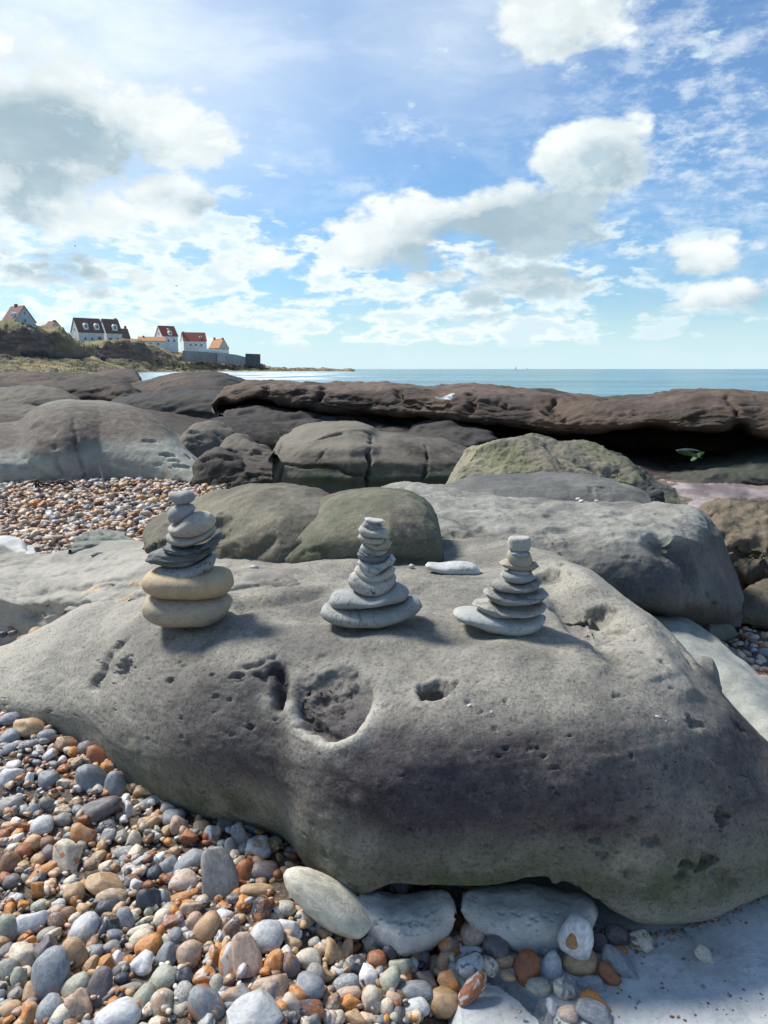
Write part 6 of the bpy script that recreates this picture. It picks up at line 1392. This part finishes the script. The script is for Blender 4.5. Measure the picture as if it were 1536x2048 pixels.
# pebbles that fill in what the list leaves open, each its own object
occ = [(p['px'], p['py'], (p['w'] + p['h']) / 4) for p in PEB]
cnt = 0; tries = 0; target = 300 - len(PEB)
while cnt < target and tries < 30000:
    tries += 1; px = random.uniform(-10, 960); py = random.uniform(1440, 2060)
    if py < foot_px(px) + 12 or (px > 880 and py > 1940 - (px - 900) * .9): continue
    w = random.uniform(30, 58) * (.55 + .45 * (py - 1400) / 640); rr_ = w * .46
    if any((px - a) ** 2 + (py - b) ** 2 < (rr_ + c * .92) ** 2 for a, b, c in occ): continue
    put_pebble(px, py, w, w * random.uniform(.62, .92), random.uniform(-60, 60), random.choice(mixt), random.choice('rrrffkl'), random.choice(('plain', 'plain', 'flint', 'speck', 'vein')), None, .75, jit=.25)
    occ.append((px, py, rr_)); cnt += 1
# words for each pebble: its look first, then the striking stone nearest to it
LM = [(p['px'], p['py'], p['desc'], p['w']) for p in PEB if p['desc']]
extra = [(300, 1560, 'foot of the cairn boulder', 0)]
FORM = {'y': ['smooth'], 'r': ['rounded', 'smooth', 'oval'], 'l': ['flat'], 'f': ['angular', 'chipped'], 'k': ['knobbly'], 's': ['rough']}
PATW = {'plain': '', 'flint': 'patchy ', 'speck': 'speckled ', 'vein': 'veined '}
def short(d):
    d = d.replace(' against the foot of the boulder', '').replace(' at the edge nearest the camera', '').replace(' nearest the camera', '').replace(' in the dark gap under the boulder', ' in the gap'); w = d.split()
    if len(w) <= 6: return d
    for stop in ('with', 'lying', 'standing', 'sunk', 'leaning', 'among', 'at', 'under', 'between', 'like', 'shaped', 'pointing', 'ringed', 'peppered', 'finely', 'beside', 'stuck', 'by', 'below', 'in'):
        if stop in w and w.index(stop) >= 3: w = w[:w.index(stop)]
    w = w[:6]
    while w[-1] in ('of', 'the', 'on', 'in', 'at', 'and', 'with', 'a', 'finely', 'edge'): w.pop()
    return ' '.join(w)
used = {}
SIZE = sorted(p['w'] for p in PEB)
for p in sorted(PEB, key=lambda q: -q['w'] * (2 if q['desc'] else 1)):
    o = p['o']; o['category'] = 'pebble'; o['group'] = 'pebbles around the cairn boulder'
    tone = TONE[p['tone']][1]; asp = p['w'] / max(p['h'], 1); sz = 'tiny ' if p['w'] < 20 else 'small ' if p['w'] < 33 else 'big ' if p['w'] > 60 else ''
    fw = random.choice(FORM[p['kind']]); fw = 'long ' + fw if asp > 1.6 else 'round' if asp < 1.12 and p['kind'] == 'r' else fw
    look = f"{sz}{PATW[p['pat']]}{tone} {fw} pebble".strip()
    if p['desc']:
        lab = p['desc']
        if len(lab.split()) < 4: lab = lab + ' on the bank'
    else:
        near = sorted(LM, key=lambda q: (q[0] - p['px']) ** 2 + (q[1] - p['py']) ** 2)[:3]; cand = []
        for q in near:
            dx, dy = p['px'] - q[0], p['py'] - q[1]
            rel = ('above' if dy < 0 else 'below') if abs(dy) > 1.3 * abs(dx) else ('left of' if dx < 0 else 'right of') if abs(dx) > 1.3 * abs(dy) else ('up left of' if dx < 0 and dy < 0 else 'up right of' if dy < 0 else 'down left of' if dx < 0 else 'down right of')
            d = math.hypot(dx, dy); far_ = 'just ' if d < 60 else '' if d < 120 else 'well '
            cand.append(f"{look} {far_}{rel} the {short(q[2])}")
        lab = next((c for c in cand if c.lower() not in used), cand[0])
        if lab.lower() in used: lab = lab.replace(look, look.replace(' pebble', ' outer pebble'))
    w_ = lab.split()
    if len(w_) > 16: lab = ' '.join(w_[:16])
    used[lab.lower()] = 1; o['label'] = lab
# ------------------------------------------------------------------ litter and weed
p = rd.hit(890, 793); bm = bmesh.new(); bmesh.ops.create_grid(bm, x_segments=26, y_segments=10, size=1)
for v in bm.verts:
    x, y = v.co.x, v.co.y; v.co.z = .45 * (math.sin(x * 3.6 + .6) * .5 + .5) * (1 - .5 * y * y) * (1 - .4 * abs(x)) + .12 * math.sin(7 * x + 4 * y); v.co.y = y * (.5 + .3 * math.sin(2.3 * x)) + .2 * math.sin(3 * x)
bmesh.ops.solidify(bm, geom=bm.faces[:], thickness=.05); me = bpy.data.meshes.new('plastic_scrap'); bm.to_mesh(me); bm.free()
o = link('plastic_scrap', me, flat_mat('white_plastic', (.76, .77, .72), .5, .08, 8), tuple(p + np.array([0, 0, -.0]))); k_ = p[1] / F; o.scale = (23 * k_, 15 * k_, 9 * k_); o.rotation_euler = (R(34), R(3), R(4)); o.location.z += .012; o.location.y -= .03; tag(o, 'crumpled white scrap of plastic lying on the long brown ridge', 'litter')
q = at_Y(1380, 912, 6.75); V = []; n = 14
e = empty('seaweed', tuple(q)); e.scale = (.75, .75, .6); tag(e, 'green and grey weed leaf lit at the mouth of the dark cave', 'seaweed')
for (nm, x0, z0, x1, z1, w, colr) in [('frond', -36, 14, 30, -6, 12, (.06, .13, .025)), ('frond', -40, 18, 24, 16, 7, (.13, .14, .15)), ('frond', 2, -16, 34, 12, 11, (.05, .13, .02))]:
    V = []; Fc = []; k_ = q[1] / F
    for i in range(n):
        t_ = i / (n - 1); cx_, cz_ = x0 + (x1 - x0) * t_, z0 + (z1 - z0) * t_ + 5 * math.sin(3 * t_); ww = w * (math.sin(math.pi * min(1, t_ * .9 + .08)) ** .6)
        V += [((cx_) * k_, (-6 * t_) * k_, (cz_ + ww * .6) * k_), (cx_ * k_, (-6 * t_ - 5) * k_, (cz_ - ww * .0) * k_), (cx_ * k_, (-6 * t_ - ww) * k_, (cz_ - ww * .6) * k_)]
    for i in range(n - 1):
        for j in range(2): a = i * 3 + j; Fc.append((a, a + 1, a + 4, a + 3))
    bm = bmesh.new(); vs = [bm.verts.new(v) for v in V]
    for f_ in Fc: bm.faces.new([vs[i] for i in f_])
    bmesh.ops.solidify(bm, geom=bm.faces[:], thickness=.006); me = bpy.data.meshes.new(nm); bm.to_mesh(me); bm.free(); link(nm, me, flat_mat('weed', colr, .5, .3, 6), (0, 0, 0), e)
def tube(name, pts, r0, r1, mat, label, cat):
    V = []; n = 7
    for i, p_ in enumerate(pts):
        r_ = r0 + (r1 - r0) * i / (len(pts) - 1); V += [(p_[0] + r_ * math.cos(a), p_[1] + r_ * math.sin(a), p_[2]) for a in np.linspace(0, 2 * math.pi, n, endpoint=False)]
    Fc = [(i * n + j, i * n + (j + 1) % n, (i + 1) * n + (j + 1) % n, (i + 1) * n + j) for i in range(len(pts) - 1) for j in range(n)]
    V = np.array(V); org = V[:n].mean(0); o = link(name, mesh_from(name, V - org, Fc), mat, tuple(org)); return tag(o, label, cat)
b0 = at_z(208, 975, .14); tube('reed', [b0 + np.array([-.01 * t_ ** 2 * 2, 0, .016 * i]) for i, t_ in enumerate(np.linspace(0, 1, 10))], .006, .0035, flat_mat('dry_reed', (.42, .38, .27)), 'thin dry reed standing in the shingle before the largest dome', 'reed')
bt = at_z(92, 980, .16); e = empty('dry_seaweed', tuple(bt)); tag(e, 'clump of black dried seaweed on the shingle by the flat pale rock', 'seaweed')
for k in range(7):
    a = random.uniform(-.6, .6); pts = [np.array([(-.12 + .24 * k / 6) + .05 * math.sin(3 * s_ + k), .03 * math.cos(2 * s_ + k), .02 + .035 * math.sin(math.pi * s_) * random.uniform(.6, 1.6)]) + np.array([.13 * (s_ - .5), 0, 0]) for s_ in np.linspace(0, 1, 7)]
    V = []
    for p_ in pts: V += [(p_[0], p_[1] - .008, p_[2]), (p_[0], p_[1] + .008, p_[2]), (p_[0], p_[1], p_[2] + .012)]
    Fc = [(i * 3 + j, i * 3 + (j + 1) % 3, i * 3 + 3 + (j + 1) % 3, i * 3 + 3 + j) for i in range(6) for j in range(3)]
    link('strand', mesh_from('strand', V, Fc), M_dark, (0, 0, 0), e)
# pale chip of stone at the foot of the round dome
c_ = mb.hit(822, 1131)
o = bpy.data.objects.new('stone_chip', MESH3[7]); COL.objects.link(o); o.location = tuple(c_ + np.array([0, 0, .005])); o.scale = (.009, .007, .008); o.material_slots[0].link = 'OBJECT'; o.material_slots[0].material = PM['plain']; o.color = (.6, .55, .5, 1); tag(o, 'tiny whitish chip at the foot of the rounder olive dome', 'stone', 'loose stones on the boulder')
c_ = mb.hit(505, 1134)
o = bpy.data.objects.new('stone_chip', MESH3[1]); COL.objects.link(o); o.location = tuple(c_ + np.array([0, 0, .006])); o.scale = (.017, .012, .010); o.material_slots[0].link = 'OBJECT'; o.material_slots[0].material = PM['plain']; o.color = (.42, .43, .40, 1); tag(o, 'small pale pebble in the crease between the two olive domes', 'stone', 'loose stones on the boulder')
